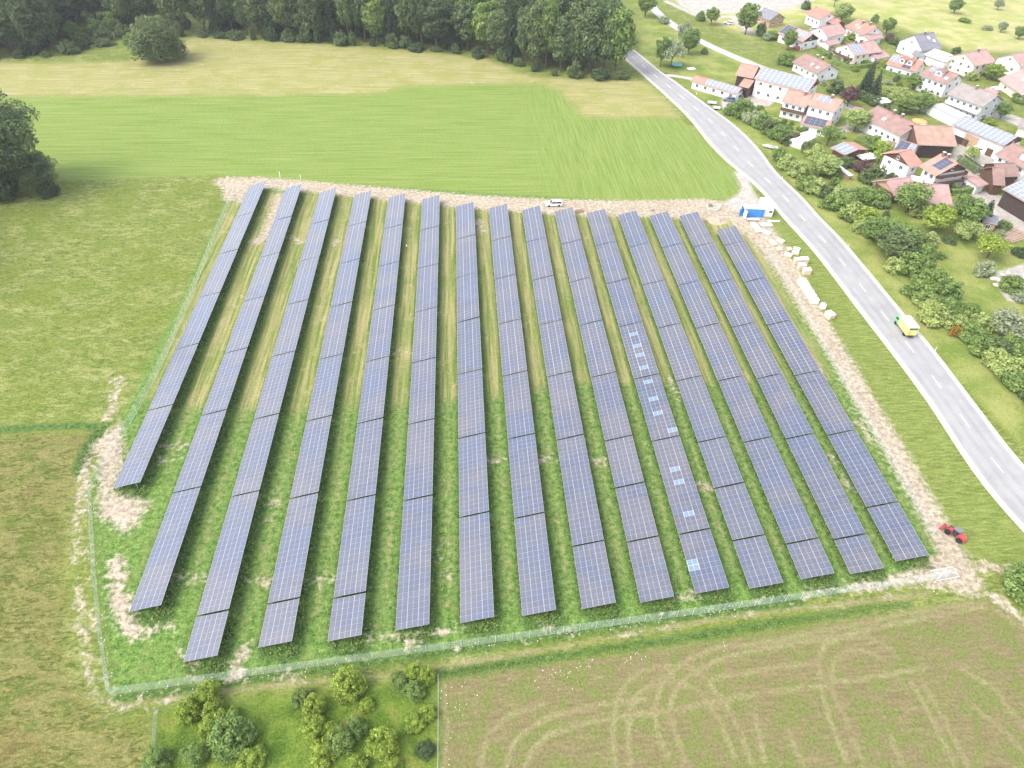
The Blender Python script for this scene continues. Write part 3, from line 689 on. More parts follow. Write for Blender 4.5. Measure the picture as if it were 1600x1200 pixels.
rng = np.random.default_rng(99)
_cm = {}
def crown_mesh(kind, col):
    if (kind, col) not in _cm:
        m = PROTO[kind][0].copy(); m.materials.clear(); m.materials.append(LM[col]); _cm[kind, col] = m
    return _cm[kind, col]
_kc = {}
def pick(kind):
    if kind in PROTO: return kind
    ks = [k for k in PROTO if k.rstrip('0123456789') == kind]; _kc[kind] = _kc.get(kind, random.randrange(9))+1
    return ks[_kc[kind] % len(ks)]
def plant_at(p, r, h, kind, col, label, name='tree', cat='tree', group=None):
    k = pick(kind)
    T = thing(name, label, cat, (p[0], p[1], 0), random.uniform(0, 6.28), group)
    s = (r*1.15, r*1.15, h*1.02/PROTO[k][2])
    link('crown', crown_mesh(k, col), T, None, 0, s); link('trunk', PROTO[k][1], T, None, 0, s)
    return T
def plant(px, py, r, h, kind, col, label, name='tree', cat='tree', group=None, push=.75):
    p = np.array(at(px, py)); d = p/np.linalg.norm(p)
    return plant_at(p+d*r*push, r, h, kind, col, label, name, cat, group)

# ---- the wood along the top
edge = pts([(-60, 92), (60, 92), (112, 84), (160, 72), (215, 68), (300, 55), (400, 63), (520, 70), (640, 78), (740, 88), (790, 100), (830, 114), (900, 122), (960, 124), (998, 118)])
es = np.concatenate([[0], np.cumsum(np.linalg.norm(np.diff(edge, axis=0), axis=1))])
def along(u, back):
    a = np.array([np.interp(u, es, edge[:, 0]), np.interp(u, es, edge[:, 1])]); b = np.array([np.interp(u+1, es, edge[:, 0]), np.interp(u+1, es, edge[:, 1])])
    t = (b-a)/np.linalg.norm(b-a); return a+np.array([-t[1], t[0]])*back
tot = es[-1]; ROWN = ['front', 'second', 'third', 'fourth', 'fifth', 'sixth', 'seventh']
gapa, gapb = np.interp([2, 4.75], np.arange(len(es)), es)       # stretch with only low bushes in front
for row in range(7):
    u = 3+row*2.5; n = 0; step = [6.4, 7.6, 8.6, 9.6, 10.5, 11, 11][row]
    while u < tot-2-row*1.2:
        back = 5.0+row*8.5+random.uniform(-1.6, 1.6); p = along(u, back)
        small = gapa < u < gapb and row < 2
        right = u > np.interp(10.2, np.arange(len(es)), es)
        if not small:
            n += 1; left = u < gapa
            h = random.uniform(16, 26) if not right else random.uniform(19, 28)
            r = random.uniform(4.2, 6.8)
            if left: kind, col = ('fir', 'dark') if n % 3 == 1 else ('tall', 'dark')
            elif right: kind, col = ('tall' if n % 2 else 'tree'), ('forest', 'forest', 'mid', 'forest', 'forest')[n % 5]
            else: kind, col = ('tall', 'tree', 'tree', 'fir')[(n*7+row*3) % 4], ('forest', 'forest', 'dark', 'forest', 'mid', 'forest', 'dark')[(n*3+row) % 7]
            if kind == 'fir': r *= .75; col = 'fir'
            sort = {'fir': 'dark conifer', 'tall': 'tall broadleaf tree', 'tree': 'rounded broadleaf tree'}[kind]
            plant_at(p, r, h, kind, col, f'{sort}, {ordn(n)} from the left in the {ROWN[row]} row of the wood', 'forest_tree', 'tree', 'trees of the wood')
        u += step*random.uniform(.85, 1.15)*(1.0 if not small else .7)
u = 2; n = 0
while u < tot-3:
    n += 1; p = along(u, random.uniform(-.5, 2.5)); lowb = gapa < u < gapb
    plant_at(p, random.uniform(1.6, 4.2), random.uniform(2, 8), 'bush', 'forest' if n % 3 else 'dark', f'low dark bush at the foot of the wood, {ordn(n)} from the left', 'forest_bush', 'bush', 'bushes at the foot of the wood')
    u += random.uniform(4.5, 11)
n = 0
for px, py, r, h in [(118, 62, 4.5, 8), (132, 74, 4, 6), (150, 58, 4.5, 8), (165, 66, 4, 7), (182, 50, 5, 10), (196, 62, 4, 7), (208, 72, 3.5, 5.5), (285, 48, 4.5, 9)]:
    n += 1; plant(px, py, r, h, 'bush', 'mid' if n % 2 else 'forest', f'mid green bush before the dark wood, {ordn(n)} from the left', 'bush', 'bush', 'bushes left of the round tree')
for i, (px, py) in enumerate([(100, 30), (116, 14), (128, 34), (140, 18), (152, 36), (170, 22), (190, 30), (210, 24)]):
    plant(px, py, random.uniform(5, 6.2), random.uniform(15, 22), 'tall', ('forest', 'dark')[i % 2], f'forest tree behind the bushes left of the dome tree, {ordn(i+1)} from the left', 'forest_tree', 'tree', 'trees of the wood')
plant(257, 105, 11.0, 23, 'dome0', 'forest', 'big dome shaped dark green tree standing alone before the wood', push=.8)
plant(28, 308, 13.0, 32, 'big0', 'forest', 'huge dark tree at the left edge beside the green field', push=.35)
plant(-58, 318, 11, 27, 'big1', 'forest', 'dark tree cut by the left picture edge behind the huge tree')
plant(72, 312, 6.4, 13, 'big2', 'forest', 'lower dark tree joined to the right of the huge left tree')
plant(80, 311, 3.2, 5.5, 'bush1', 'dark', 'dark bush at the right foot of the huge left tree', 'bush', 'bush')
plant(8, 320, 5.5, 8, 'bush2', 'dark', 'dark bush under the huge tree at the left picture edge', 'bush', 'bush')

for i, (x, y, h) in enumerate([(-136, 148, 27), (-146, 164, 29), (-133, 132, 24), (-152, 182, 28)]):
    plant_at((x, y), 10, h, 'big', 'dark', f'dark tree left of the huge edge tree, {ordn(i+1)} of four standing outside the picture', 'tree', 'tree', 'trees left of the huge tree')

# ---- shrub plot at the bottom
SH = [(307, 1129, 2.2, 3.6), (339, 1101, 2.1, 3.8), (343, 1125, 1.8, 3.2), (347, 1153, 2.2, 3.6), (370, 1129, 1.2, 2.2), (378, 1184, 3.5, 4.8), (317, 1197, 2.0, 3), (260, 1206, 2.2, 3), (404, 1208, 2.2, 3), (551, 1099, 2.9, 4.2), (576, 1115, 1.3, 1.8), (479, 1107, 1.8, 2.6), (499, 1123, 2.0, 3.4), (498, 1159, 2.1, 3.4), (514, 1197, 2.2, 3), (539, 1183, 2.4, 3.8), (562, 1157, 1.8, 3), (607, 1190, 2.6, 4.2), (564, 1212, 1.6, 2.4), (619, 1212, 1.5, 2), (629, 1084, 1.8, 2.6), (648, 1071, 1.7, 2.6), (667, 1075, 1.7, 2.6), (651, 1100, 1.8, 2.6), (651, 1147, 1.7, 2.2), (671, 1131, 1.5, 2.2), (667, 1189, 1.6, 1.8), (526, 1160, 1.6, 2.4)]
for i, (px, py, r, h) in enumerate(sorted(SH)):
    big = 'large' if r > 2.5 else ('small' if r < 1.7 else 'round')
    plant(px, py, r*.90, h*1.05, 'shrub', 'dark' if px == 667 and py > 1150 else ('mid' if (i*5) % 7 in (0, 3) else 'bright'), f'{big} yellow-green shrub in the fenced plot, {ordn(i+1)} counted from left to right' if not (px == 667 and py > 1150) else 'small dark shrub in the bottom right corner of the fenced plot', 'shrub', 'shrub', 'shrubs in the fenced plot', .85)
plant(1588, 938, 4.2, 4.4, 'bush0', 'mid', 'green bush at the right picture edge beside the brown field', 'bush', 'bush')

# ---- hedge of trees right of the road, and gardens: x, y (foot), radius, height, kind, leaf colour
HEDGE = [(1143, 182, 4, 5.5, 'bush', 'mid'), (1158, 187, 4.5, 8.5, 'bush', 'mid'), (1173, 197, 4, 5.5, 'bush', 'grey'), (1188, 205, 4.2, 6, 'bush', 'mid'), (1202, 213, 4, 6, 'bush', 'forest'), (1216, 222, 4.2, 6.5, 'bush', 'mid'), (1228, 228, 3.6, 5, 'bush', 'forest'),
 (1215, 254, 3.5, 5, 'bush', 'mid'), (1228, 268, 3.6, 5.5, 'bush', 'light'), (1243, 279, 3.6, 6, 'bush', 'light'), (1257, 300, 3.6, 5.5, 'bush', 'mid'), (1270, 306, 3.8, 6, 'bush', 'light'), (1288, 313, 3, 5, 'bush', 'forest'), (1303, 322, 3.8, 6.5, 'bush', 'light'), (1316, 336, 4, 6.5, 'bush', 'mid'), (1332, 349, 4, 6.5, 'bush', 'light'), (1349, 356, 3.6, 6.5, 'bush', 'bright'),
 (1368, 388, 5, 7, 'tree', 'mid'), (1385, 412, 5.6, 8, 'tree', 'forest'), (1404, 396, 4.6, 7, 'tree', 'mid'), (1418, 436, 4.8, 7, 'bush', 'mid'), (1436, 420, 4.2, 6.5, 'bush', 'mid'), (1428, 474, 4, 5.5, 'bush', 'mid'), (1452, 456, 4, 7, 'bush', 'mid'), (1470, 470, 4, 6.5, 'bush', 'mid'), (1450, 508, 4.2, 5.5, 'bush', 'light'), (1472, 505, 4, 6, 'bush', 'mid'), (1492, 528, 2.0, 2.8, 'bush', 'orange'), (1500, 508, 3.6, 5.5, 'bush', 'mid'), (1522, 520, 3.6, 5, 'bush', 'light'), (1520, 544, 3.6, 4.5, 'bush', 'mid'), (1562, 534, 4.6, 6, 'loose', 'silver'), (1542, 566, 4, 5.5, 'bush', 'forest'), (1562, 552, 3.6, 5, 'bush', 'mid'), (1566, 592, 4, 5.5, 'bush', 'light'), (1592, 580, 4, 6, 'bush', 'mid'), (1592, 622, 3.8, 5, 'bush', 'mid'), (1612, 640, 4, 6, 'bush', 'forest')]
CN = dict(mid='green', light='yellow-green', forest='dark green', grey='grey-green', silver='silvery grey', orange='orange-yellow', purple='dark purple', bright='bright green', dark='very dark green', fir='dark')
for i, (px, py, r, h, kd, col) in enumerate(HEDGE):
    seg = 'upper hedge by the farmyard' if i < 7 else 'long hedge right of the road'
    j = i+1 if i < 7 else i-6
    plant(px, py, r, h, kd, col, f'{CN[col]} bush in the {seg}, {ordn(j)} from its far end', 'hedge_bush', 'bush', 'bushes of the roadside hedge', .7)
FILL = [(1295, 330), (1322, 346), (1340, 364), (1358, 374), (1375, 376), (1395, 428), (1410, 416), (1436, 450), (1444, 482), (1460, 492), (1480, 502), (1488, 517), (1510, 534), (1532, 558), (1550, 577), (1580, 568), (1578, 608)]
for i, (px, py) in enumerate(FILL):
    plant(px, py, random.uniform(2.6, 3.6), random.uniform(3.6, 5.5), 'bush', ('mid', 'mid', 'light')[i % 3], f'green bush filling a gap of the roadside hedge, {ordn(i+1)} such bush from its far end', 'hedge_bush', 'bush', 'bushes of the roadside hedge', .6)
GARDEN = [
 (1007, 30, 4.5, 11, 'tree', 'mid', 'tree beside the far road at the right end of the wood'), (1038, 38, 2.6, 4.5, 'bush', 'grey', 'small round bush beside the far road'), (1066, 74, 3.6, 10, 'loose', 'grey', 'sparse tree in front of the far road'), (1074, 89, 4.2, 11, 'tree', 'mid', 'dense tree in front of the far road'), (1100, 86, 1.8, 3.4, 'bush', 'mid', 'little bush on the lawn right of the dense tree'), (1031, 107, 3.2, 12, 'tree', 'mid', 'slim tree nearest the road bend at the wood corner'), (1047, 110, 4.8, 10.5, 'loose', 'grey', 'loose tree beside the turquoise trampoline'),
 (1094, 34, 2.4, 5.5, 'bush', 'mid', 'bush left of the round tree by the white track'), (1110, 41, 3.6, 8, 'tree', 'mid', 'round tree by the white track'), (1163, 58, 5.4, 14, 'tree', 'mid', 'tall tree left of the wooden house'), (1187, 58, 2.8, 7, 'bush', 'forest', 'dark bush right of the tall tree'), (1198, 64, 2.6, 4, 'bush', 'grey', 'low bush in front of the wooden house'),
 (1258, 16, 2.8, 5.5, 'bush', 'forest', 'dark bush left of the topmost red roof'), (1208, 64, 4, 4.5, 'bush', 'mid', 'wide bush left of the black gable house'), (1229, 81, 3.2, 9, 'tree', 'mid', 'upright tree before the black gable house'), (1228, 104, 5, 5.5, 'bush', 'mid', 'wide bush left of the brown roof house'),
 (1312, 38, 5, 9, 'tree', 'light', 'broad pale tree right of the topmost red roof'), (1302, 12, 3, 8, 'loose', 'grey', 'sparse tree behind the broad pale tree'), (1383, 56, 3.2, 7.5, 'tree', 'mid', 'round tree at the meadow edge above the houses'), (1366, 36, 2.2, 4.5, 'bush', 'mid', 'bush behind the red roof at the meadow edge'), (1327, 63, 2.8, 4, 'bush', 'light', 'bush between two pink roofed houses'), (1320, 70, 2.2, 3, 'bush', 'light', 'low bush beside the pink garage roof'), (1306, 82, 3.0, 3.5, 'bush', 'grey', 'grey-green bush in the garden behind the brown roof'), (1340, 96, 3, 5, 'bush', 'mid', 'bush at the corner of the house with roof panels'), (1322, 102, 2.6, 3, 'bush', 'mid', 'bush at the garden edge above the lawn'), (1352, 104, 2.6, 3, 'bush', 'mid', 'bush at the right end of the garden edge'),
 (1388, 66, 2.4, 4.5, 'bush', 'purple', 'purple bush beside the garage roof'), (1398, 72, 3.4, 4, 'bush', 'forest', 'dark hedge bush left of the grey roof house'), (1376, 108, 2.8, 4, 'bush', 'bright', 'bright bush below the red roof with dormers'),
 (1349, 147, 3.0, 12.5, 'fir', 'fir', 'taller of two dark conifers on the lawn'), (1361, 158, 2.7, 11, 'fir', 'fir', 'shorter of two dark conifers on the lawn'),
 (1304, 148, 3.8, 6, 'bush', 'forest', 'dark bush behind the salmon farmhouse'), (1322, 170, 3.6, 8, 'tree', 'purple', 'purple brown tree beside the salmon farmhouse'), (1342, 156, 2.6, 4, 'bush', 'forest', 'dark hedge bush left of the garden path'), (1354, 162, 2.6, 4, 'bush', 'forest', 'dark hedge bush in the middle of the garden path'), (1368, 168, 2.8, 4.5, 'bush', 'forest', 'dark hedge bush below the conifers'), (1380, 176, 2.6, 3.6, 'bush', 'forest', 'dark bush behind the long brown roof'), (1396, 162, 3.4, 5, 'bush', 'light', 'pale bush above the long brown roof'),
 (1333, 210, 4.6, 8, 'tree', 'light', 'pale round tree left of the long farmhouse'), (1360, 237, 4.2, 6, 'bush', 'mid', 'wide bush right of the panelled carport'), (1290, 232, 3.8, 7, 'loose', 'mid', 'loose tree left of the panelled carport'), (1264, 242, 3.8, 5, 'bush', 'forest', 'dark bush near the silver trailer roof'), (1240, 227, 2.4, 4.6, 'bush', 'purple', 'round purple bush at the end of the upper hedge'), (1270, 206, 2, 2.4, 'bush', 'light', 'low bush before the panelled lean-to'), (1268, 254, 4, 6, 'bush', 'light', 'yellowish bush behind the long hedge'),
 (1279, 282, 4.8, 7, 'tree', 'light', 'broad pale tree behind the long hedge'), (1297, 280, 3.4, 5, 'bush', 'mid', 'bush right of the broad pale garden tree'), (1318, 264, 3.2, 4.2, 'bush', 'forest', 'dark bush beside the wood store'), (1345, 273, 3.2, 5, 'bush', 'purple', 'dark purple bush in the chalet garden'), (1358, 291, 4.2, 6, 'bush', 'forest', 'wide dark bush in the chalet garden'), (1369, 262, 3.2, 7.5, 'loose', 'bright', 'slender bright tree in the chalet garden'), (1383, 275, 3.2, 5.5, 'bush', 'mid', 'bush against the white chalet wall'), (1373, 298, 3, 3.6, 'bush', 'grey', 'grey-green bush left of the small barn'), (1342, 318, 4, 5.5, 'bush', 'mid', 'bush between hedge and small barn'), (1363, 325, 4.2, 6, 'bush', 'mid', 'bush left of the small barn wall'),
 (1412, 340, 5, 9, 'loose', 'mid', 'orchard tree with bare trunk below the pink barn'), (1430, 340, 3.4, 5.5, 'bush', 'light', 'bush right of the orchard tree'), (1448, 322, 3.2, 5, 'bush', 'mid', 'bush against the pink barn roof'), (1472, 326, 2.6, 2.6, 'bush', 'grey', 'low bush at the right end of the pink barn'), (1454, 370, 4.8, 8, 'tree', 'bright', 'bright orchard tree on the lawn'), (1498, 360, 4.6, 9, 'tree', 'mid', 'dense green orchard tree left of the shed'), (1504, 382, 3.8, 5.5, 'loose', 'light', 'sparse low tree under the dense orchard tree'), (1531, 354, 2.4, 7.5, 'fir', 'fir', 'small conifer beside the wooden shed'), (1540, 352, 1.2, 2, 'bush', 'orange', 'small orange bush before the wooden shed'), (1557, 365, 3, 4, 'bush', 'forest', 'dark bush right of the wooden shed'), (1568, 362, 2, 3, 'bush', 'bright', 'yellowish bush beside the timber logs'), (1538, 410, 4, 6.5, 'loose', 'bright', 'leaning yellowish orchard tree on the lawn'), (1532, 434, 2.8, 4.5, 'bush', 'grey', 'grey-green bush below the yellowish tree'), (1574, 458, 3.2, 4.5, 'bush', 'mid', 'round green bush beside the garden stones'), (1592, 474, 2.6, 2.4, 'bush', 'silver', 'low silvery bush at the right picture edge'), (1588, 402, 2.4, 2.6, 'bush', 'dark', 'dark clipped bush above the garden stones'), (1602, 402, 2.4, 2.6, 'bush', 'dark', 'dark clipped bush cut by the right picture edge'), (1444, 386, 3, 4.5, 'bush', 'light', 'pale bush at the upper end of the orchard'),
 (1424, 142, 3.8, 6, 'tree', 'mid', 'round tree left of the white two storey house'), (1405, 158, 3.8, 6, 'bush', 'light', 'bush above the barn with white wall'), (1410, 181, 4, 6, 'tree', 'mid', 'left of two trees before the white garage wall'), (1434, 180, 4.2, 7, 'tree', 'mid', 'right of two trees before the white garage wall'), (1456, 166, 3, 4.5, 'bush', 'light', 'bush behind the white garage wall'), (1446, 160, 3, 4.5, 'bush', 'mid', 'bush on the lawn left of the grey house'), (1561, 188, 2.8, 6, 'tree', 'mid', 'tree at the right corner of the grey house'), (1530, 187, 2.2, 3.2, 'bush', 'mid', 'bush before the door of the grey house'), (1546, 196, 2.6, 2.4, 'bush', 'bright', 'low yellowish bush above the panelled barn'), (1590, 162, 3.4, 4.5, 'bush', 'mid', 'hedge bush right of the grey house'), (1608, 166, 3.4, 4.5, 'bush', 'mid', 'hedge bush at the right edge below the big pink roof'), (1513, 256, 2.6, 5, 'loose', 'light', 'small pale tree in the chalet yard'),
 (1489, 23, 3.4, 7, 'tree', 'mid', 'single tree on the far meadow'), (1557, 17, 2.8, 5.5, 'tree', 'grey', 'small pale tree at the top right on the far meadow'), (1562, 52, 2.4, 5, 'tree', 'grey', 'grey-green tree right of the low meadow bushes'), (1589, 63, 2.8, 6, 'tree', 'mid', 'dark tree on the meadow near the right edge'), (1506, 36, 3.2, 2.4, 'bush', 'mid', 'low bush on the meadow below the single tree'), (1542, 48, 3.2, 2.2, 'bush', 'grey', 'low bush in the middle of the far meadow'), (1491, 88, 2.4, 4.5, 'bush', 'forest', 'dark bush between white roof and cream house'), (1547, 128, 4.4, 6.5, 'tree', 'bright', 'bright round tree before the cream house'), (1562, 110, 3.2, 4, 'bush', 'mid', 'bush at the right corner of the cream house'), (1516, 126, 3, 4, 'bush', 'light', 'bush at the left foot of the cream house'), (1500, 112, 2.6, 3.4, 'bush', 'light', 'bush left of the cream house wall'), (1483, 110, 2.6, 3.4, 'bush', 'light', 'bush behind the white two storey house'), (1408, 76, 2.6, 4, 'bush', 'forest', 'bush at the left corner of the grey roof house'), (1436, 132, 2.4, 3, 'bush', 'grey', 'low bush against the left wall of the white house')]
for px, py, r, h, kd, col, lab in GARDEN:
    tree = kd in ('tree', 'loose', 'fir', 'tall')
    nm = ('conifer' if kd == 'fir' else 'garden_tree') if tree else 'garden_bush'
    l2 = lab if any(q in lab for q in CN[col].split('-')+['dark', 'purple', 'pale', 'bright', 'silver', 'grey']) else CN[col]+' '+lab
    plant(px, py, r, h, kd, col, l2, nm, 'tree' if tree else 'bush', 'trees and bushes of the village gardens', .7)

SMALL = [(1250, 110), (1262, 72), (1275, 130), (1280, 64), (1285, 134), (1291, 87), (1296, 92), (1294, 142), (1303, 100), (1312, 94), (1330, 92), (1335, 112), (1345, 94), (1370, 102), (1380, 150), (1385, 164), (1388, 132), (1392, 144), (1395, 114), (1398, 178), (1400, 128), (1405, 134), (1410, 112), (1420, 170), (1428, 160), (1440, 150), (1465, 140), (1470, 112), (1508, 118), (1535, 118), (1575, 112), (1580, 172), (1225, 196), (1235, 200), (1254, 207), (1186, 172), (1193, 176), (1313, 216), (1322, 232), (1340, 222), (1350, 216), (1388, 246), (1396, 268), (1392, 282), (1486, 300), (1500, 300), (1302, 290), (1330, 302), (1347, 332), (1384, 340), (1398, 352), (1420, 400), (1468, 404), (1480, 380), (1520, 372), (1546, 368), (1560, 372)]
for i, (px, py) in enumerate(sorted(SMALL)):
    plant(px, py, random.uniform(1.0, 2.2), random.uniform(1.2, 3.2), 'bush', ('mid', 'light', 'forest', 'mid', 'grey')[i % 5], f'small garden bush among the houses, {ordn(i+1)} counted from left to right', 'garden_bush', 'bush', 'small bushes among the houses', .3)
# ---- rank weeds (nobody could count them): small upright leaf clumps
def scatter(name, P, hmin, hmax, col, siz):
    n = len(P); h = rng.uniform(hmin, hmax, n); N = rng.normal(size=(n, 3)); N[:, 2] = np.abs(N[:, 2])*.9+.6
    m = leaves(np.stack([P[:, 0], P[:, 1], h], 1), N, rng.uniform(0, .62, n), rng.uniform(*siz, n), name)
    m.materials.append(LM[col]); return tag(link(name, m), kind='stuff')
W = []
for x, ys in ROWS:
    xr = x+PW*cos(TILT); n = int((ys[0]-ys[-1])*16)
    yy = ys[-1]-1.2+(ys[0]-ys[-1])*rng.uniform(size=n)**1.5
    W.append(np.stack([xr-.5+rng.normal(size=n)*.75, yy], 1))
    n2 = n//3; W.append(np.stack([x+.1+rng.normal(size=n2)*.35, ys[-1]+(ys[0]-ys[-1])*rng.uniform(size=n2)**1.4], 1))
    W.append(np.stack([x+rng.uniform(.6, 5.0, 60), ys[-1]-.6+rng.normal(size=60)*.5], 1))
scatter('weeds', np.concatenate(W), .05, .45, 'mid', (.09, .22))
W = []
for l, n, sp in (([(692, 1052), (800, 1037), (950, 1014), (1100, 992), (1250, 968), (1420, 943)], 1300, .6), ([(160, 668), (135, 705), (125, 735)], 500, .8)):
    q = pts(l); t = rng.uniform(0, len(q)-1.001, n); k = t.astype(int); W.append(q[k]+(q[k+1]-q[k])*(t-k)[:, None]+rng.normal(size=(n, 2))*sp)
scatter('margin_weeds', np.concatenate(W), .03, .30, 'mid', (.06, .15))
def inpoly(P, l):
    q = pts(l); ins = np.zeros(len(P), bool)
    for i in range(len(q)):
        a, b = q[i], q[(i+1) % len(q)]
        c = (a[1] > P[:, 1]) != (b[1] > P[:, 1]); ins ^= c & (P[:, 0] < a[0]+(P[:, 1]-a[1])*(b[0]-a[0])/(b[1]-a[1]+1e-12))
    return P[ins]
# ================================================================ VILLAGE
def tile_mat(name, col):
    g = G(name); o = g.obj()
    n = g.noise(o, .5, 4, .6); c1 = g.noise(g.map(o, (3.2, .6, .6)), 1.0, 2); c2 = g.noise(o, 5, 3)
    c = g.mix(g.lin(n, .35, .65), tuple(q*.84 for q in col), tuple(q*1.14 for q in col))
    c = g.mix(g.math('MULTIPLY', g.lin(c1, .45, .7), .3), c, tuple(q*.66 for q in col))
    c = g.mix(g.math('MULTIPLY', g.lin(c2, .5, .8), .3), c, (min(.6, col[0]*1.2), col[1]*1.2, col[2]*1.25))
    return g.out(c, .8, .2)
TM = dict(salmon=tile_mat('salmon_tiles', (.34, .185, .145)), pink=tile_mat('pink_tiles', (.33, .21, .19)), red=tile_mat('red_tiles', (.34, .16, .125)), brown=tile_mat('brown_tiles', (.225, .145, .125)),
          tan=tile_mat('tan_tiles', (.29, .19, .145)), grey=tile_mat('grey_tiles', (.175, .17, .19)), greige=tile_mat('grey_brown_tiles', (.225, .195, .18)), white=tile_mat('pale_sheet_roof', (.62, .58, .57)))
WM = dict(white=mat('white_render', (.64, .63, .61), .85, .06, .7), cream=mat('cream_render', (.68, .62, .48), .85, .06, .7), wood=mat('brown_timber', (.10, .055, .035), .8, .3, 2.2), tanwood=mat('tan_timber', (.36, .24, .15), .8, .25, 2.2), grey=mat('grey_render', (.45, .45, .44), .85, .1, .8), dark=mat('dark_timber_and_shade', (.045, .03, .026), .85, .3, 2))
glass = mat('window_glass', (.03, .035, .045), .08, .2, 1, .6)
framew = mat('window_frame', (.7, .69, .66), .6, .05)
rs = G('roof_solar_cells'); uvn = rs.uv(); sx = rs.n.new('ShaderNodeSeparateXYZ'); rs.l.new(uvn, sx.inputs[0])
du = rs.math('ABSOLUTE', rs.math('SUBTRACT', sx.outputs[0], .5)); dv = rs.math('ABSOLUTE', rs.math('SUBTRACT', sx.outputs[1], .5))
ln_ = rs.math('MAXIMUM', rs.math('GREATER_THAN', du, .455), rs.math('GREATER_THAN', dv, .465))
roof_pv = rs.out(rs.mix(ln_, rs.mix(rs.noise(rs.obj(), .6, 3), (.145, .165, .215), (.20, .22, .265)), (.48, .48, .50)), .3, .5)  # the sky's reflection is put into the pale cell colour
rd = G('dark_roof_solar_cells'); uvn = rd.uv(); sx = rd.n.new('ShaderNodeSeparateXYZ'); rd.l.new(uvn, sx.inputs[0])
du = rd.math('ABSOLUTE', rd.math('SUBTRACT', sx.outputs[0], .5)); dv = rd.math('ABSOLUTE', rd.math('SUBTRACT', sx.outputs[1], .5))
roof_pv_dark = rd.out(rd.mix(rd.math('MAXIMUM', rd.math('GREATER_THAN', du, .48), rd.math('GREATER_THAN', dv, .48)), (.055, .058, .085), (.26, .26, .28)), .2, .6)
_wm = {}
def window_mesh(wd, ht):
    k = (wd, ht)
    if k not in _wm:
        b = MB(); b.box((0, 0, 0), (wd, .10, ht), 0, 0); b.box((-wd*.235, -.03, 0), (wd*.39, .10, ht*.84), 0, 1); b.box((wd*.235, -.03, 0), (wd*.39, .10, ht*.84), 0, 1); b.box((0, -.06, -ht/2-.03), (wd*1.1, .2, .06), 0, 0)
        _wm[k] = b.mesh('window', [framew, glass])
    return _wm[k]
def house(name, label, A, B, he, w, pitch, roof, wall='white', nf=3, floors=1, gl=0, gr=0, clad=None, pv=(), chim=(), dorm=(), balc=None, sky=(), lift=0, over=.7, cat='house', shade_panel=False, group='houses of the village', doors=(), gband=None):
    """A, B: photo pixels of the two ends of the eave that faces the viewer; the body runs back from it by w"""
    a, b_ = np.array(at(*A, he)), np.array(at(*B, he)); L = np.linalg.norm(b_-a); u = (b_-a)/L
    n = np.array([-u[1], u[0]])
    if n@a < 0: n = -n
    rz = math.atan2(u[1], u[0]); T = thing(name, label, cat, (a[0], a[1], 0), rz, group)
    s = 1 if (n@np.array([-u[1], u[0]])) > 0 else -1      # y of the local frame runs away from the viewer
    tp = math.tan(radians(pitch)); hr = he+w/2*tp; e = min(over, w*.12); wm = WM[wall]
    x0, x1, y0, y1 = e*.8, L-e*.8, e, w-e; hw_ = he+e*tp-.16
    Wb = MB()
    prof = [(y0, 0), (y1, 0), (y1, hw_), (w/2, hr-.18), (y0, hw_)]
    vs = [(x0, y, z) for y, z in prof]+[(x1, y, z) for y, z in prof]
    Wb.add(vs, [(0, 4, 3, 2, 1), (5, 6, 7, 8, 9), (0, 5, 9, 4), (1, 2, 7, 6)])
    Wb.build('wall', wm, T)
    Rb = MB(); th = .16
    Rb.slab([(0, 0, he), (L, 0, he), (L, w/2, hr), (0, w/2, hr)], th); Rb.slab([(L, w, he), (0, w, he), (0, w/2, hr), (L, w/2, hr)], th)
    Rb.box((L/2, w/2, hr+.03), (L, .35, .12), 0)
    R_ = Rb.build('roof', TM[roof], T)
    G_ = MB(); G_.tube([(0, -.06, he-.12), (L, -.06, he-.12)], .07, 5); G_.build('gutter', mat('gutter_metal', (.35, .30, .27), .5, .1), T)
    def onroof(x, y, dz=0): return (x, y, he+y*tp+dz)
    for (fx0, fx1, fy0, fy1, kind) in pv:
        b = MB(); X0, X1, Y0, Y1 = fx0*L, fx1*L, fy0*w/2, fy1*w/2
        nx_ = max(1, round((X1-X0)/1.75)); ny_ = max(1, round((Y1-Y0)/cos(radians(pitch))/1.15))
        for i in range(nx_):
            for j in range(ny_):
                xa, xb, ya, yb = X0+(X1-X0)*i/nx_, X0+(X1-X0)*(i+1)/nx_, Y0+(Y1-Y0)*j/ny_, Y0+(Y1-Y0)*(j+1)/ny_
                b.quad(onroof(xa, ya, .12), onroof(xb, ya, .12), onroof(xb, yb, .12), onroof(xa, yb, .12), 0, UVQ)
        b.slab([onroof(X0, Y0, .11), onroof(X1, Y0, .11), onroof(X1, Y1, .11), onroof(X0, Y1, .11)], .09, 1)
        o = b.build('roof_solar_panels', [roof_pv_dark if kind == 'dark' else roof_pv, alu], R_)
    for fx, fy in chim:
        z = he+min(fy, 1)*w/2*tp if fy <= 1 else he+(2-fy)*w/2*tp
        b = MB(); b.box((fx*L, fy*w/2, z+.45), (.7, .7, 1.5)); b.box((fx*L, fy*w/2, z+1.25), (.85, .85, .12), 0, 1)
        b.build('chimney', [mat('chimney_brick', (.17, .11, .09), .9), mat('chimney_cap', (.5, .48, .46), .7)], R_)
    for fx, fy in sky:
        b = MB(); X_, Y_ = fx*L, fy*w/2
        b.slab([onroof(X_-.55, Y_-.55, .1), onroof(X_+.55, Y_-.55, .1), onroof(X_+.55, Y_+.55, .1), onroof(X_-.55, Y_+.55, .1)], .12); b.build('skylight', mat('skylight_glass', (.62, .64, .66), .25, .05), R_)
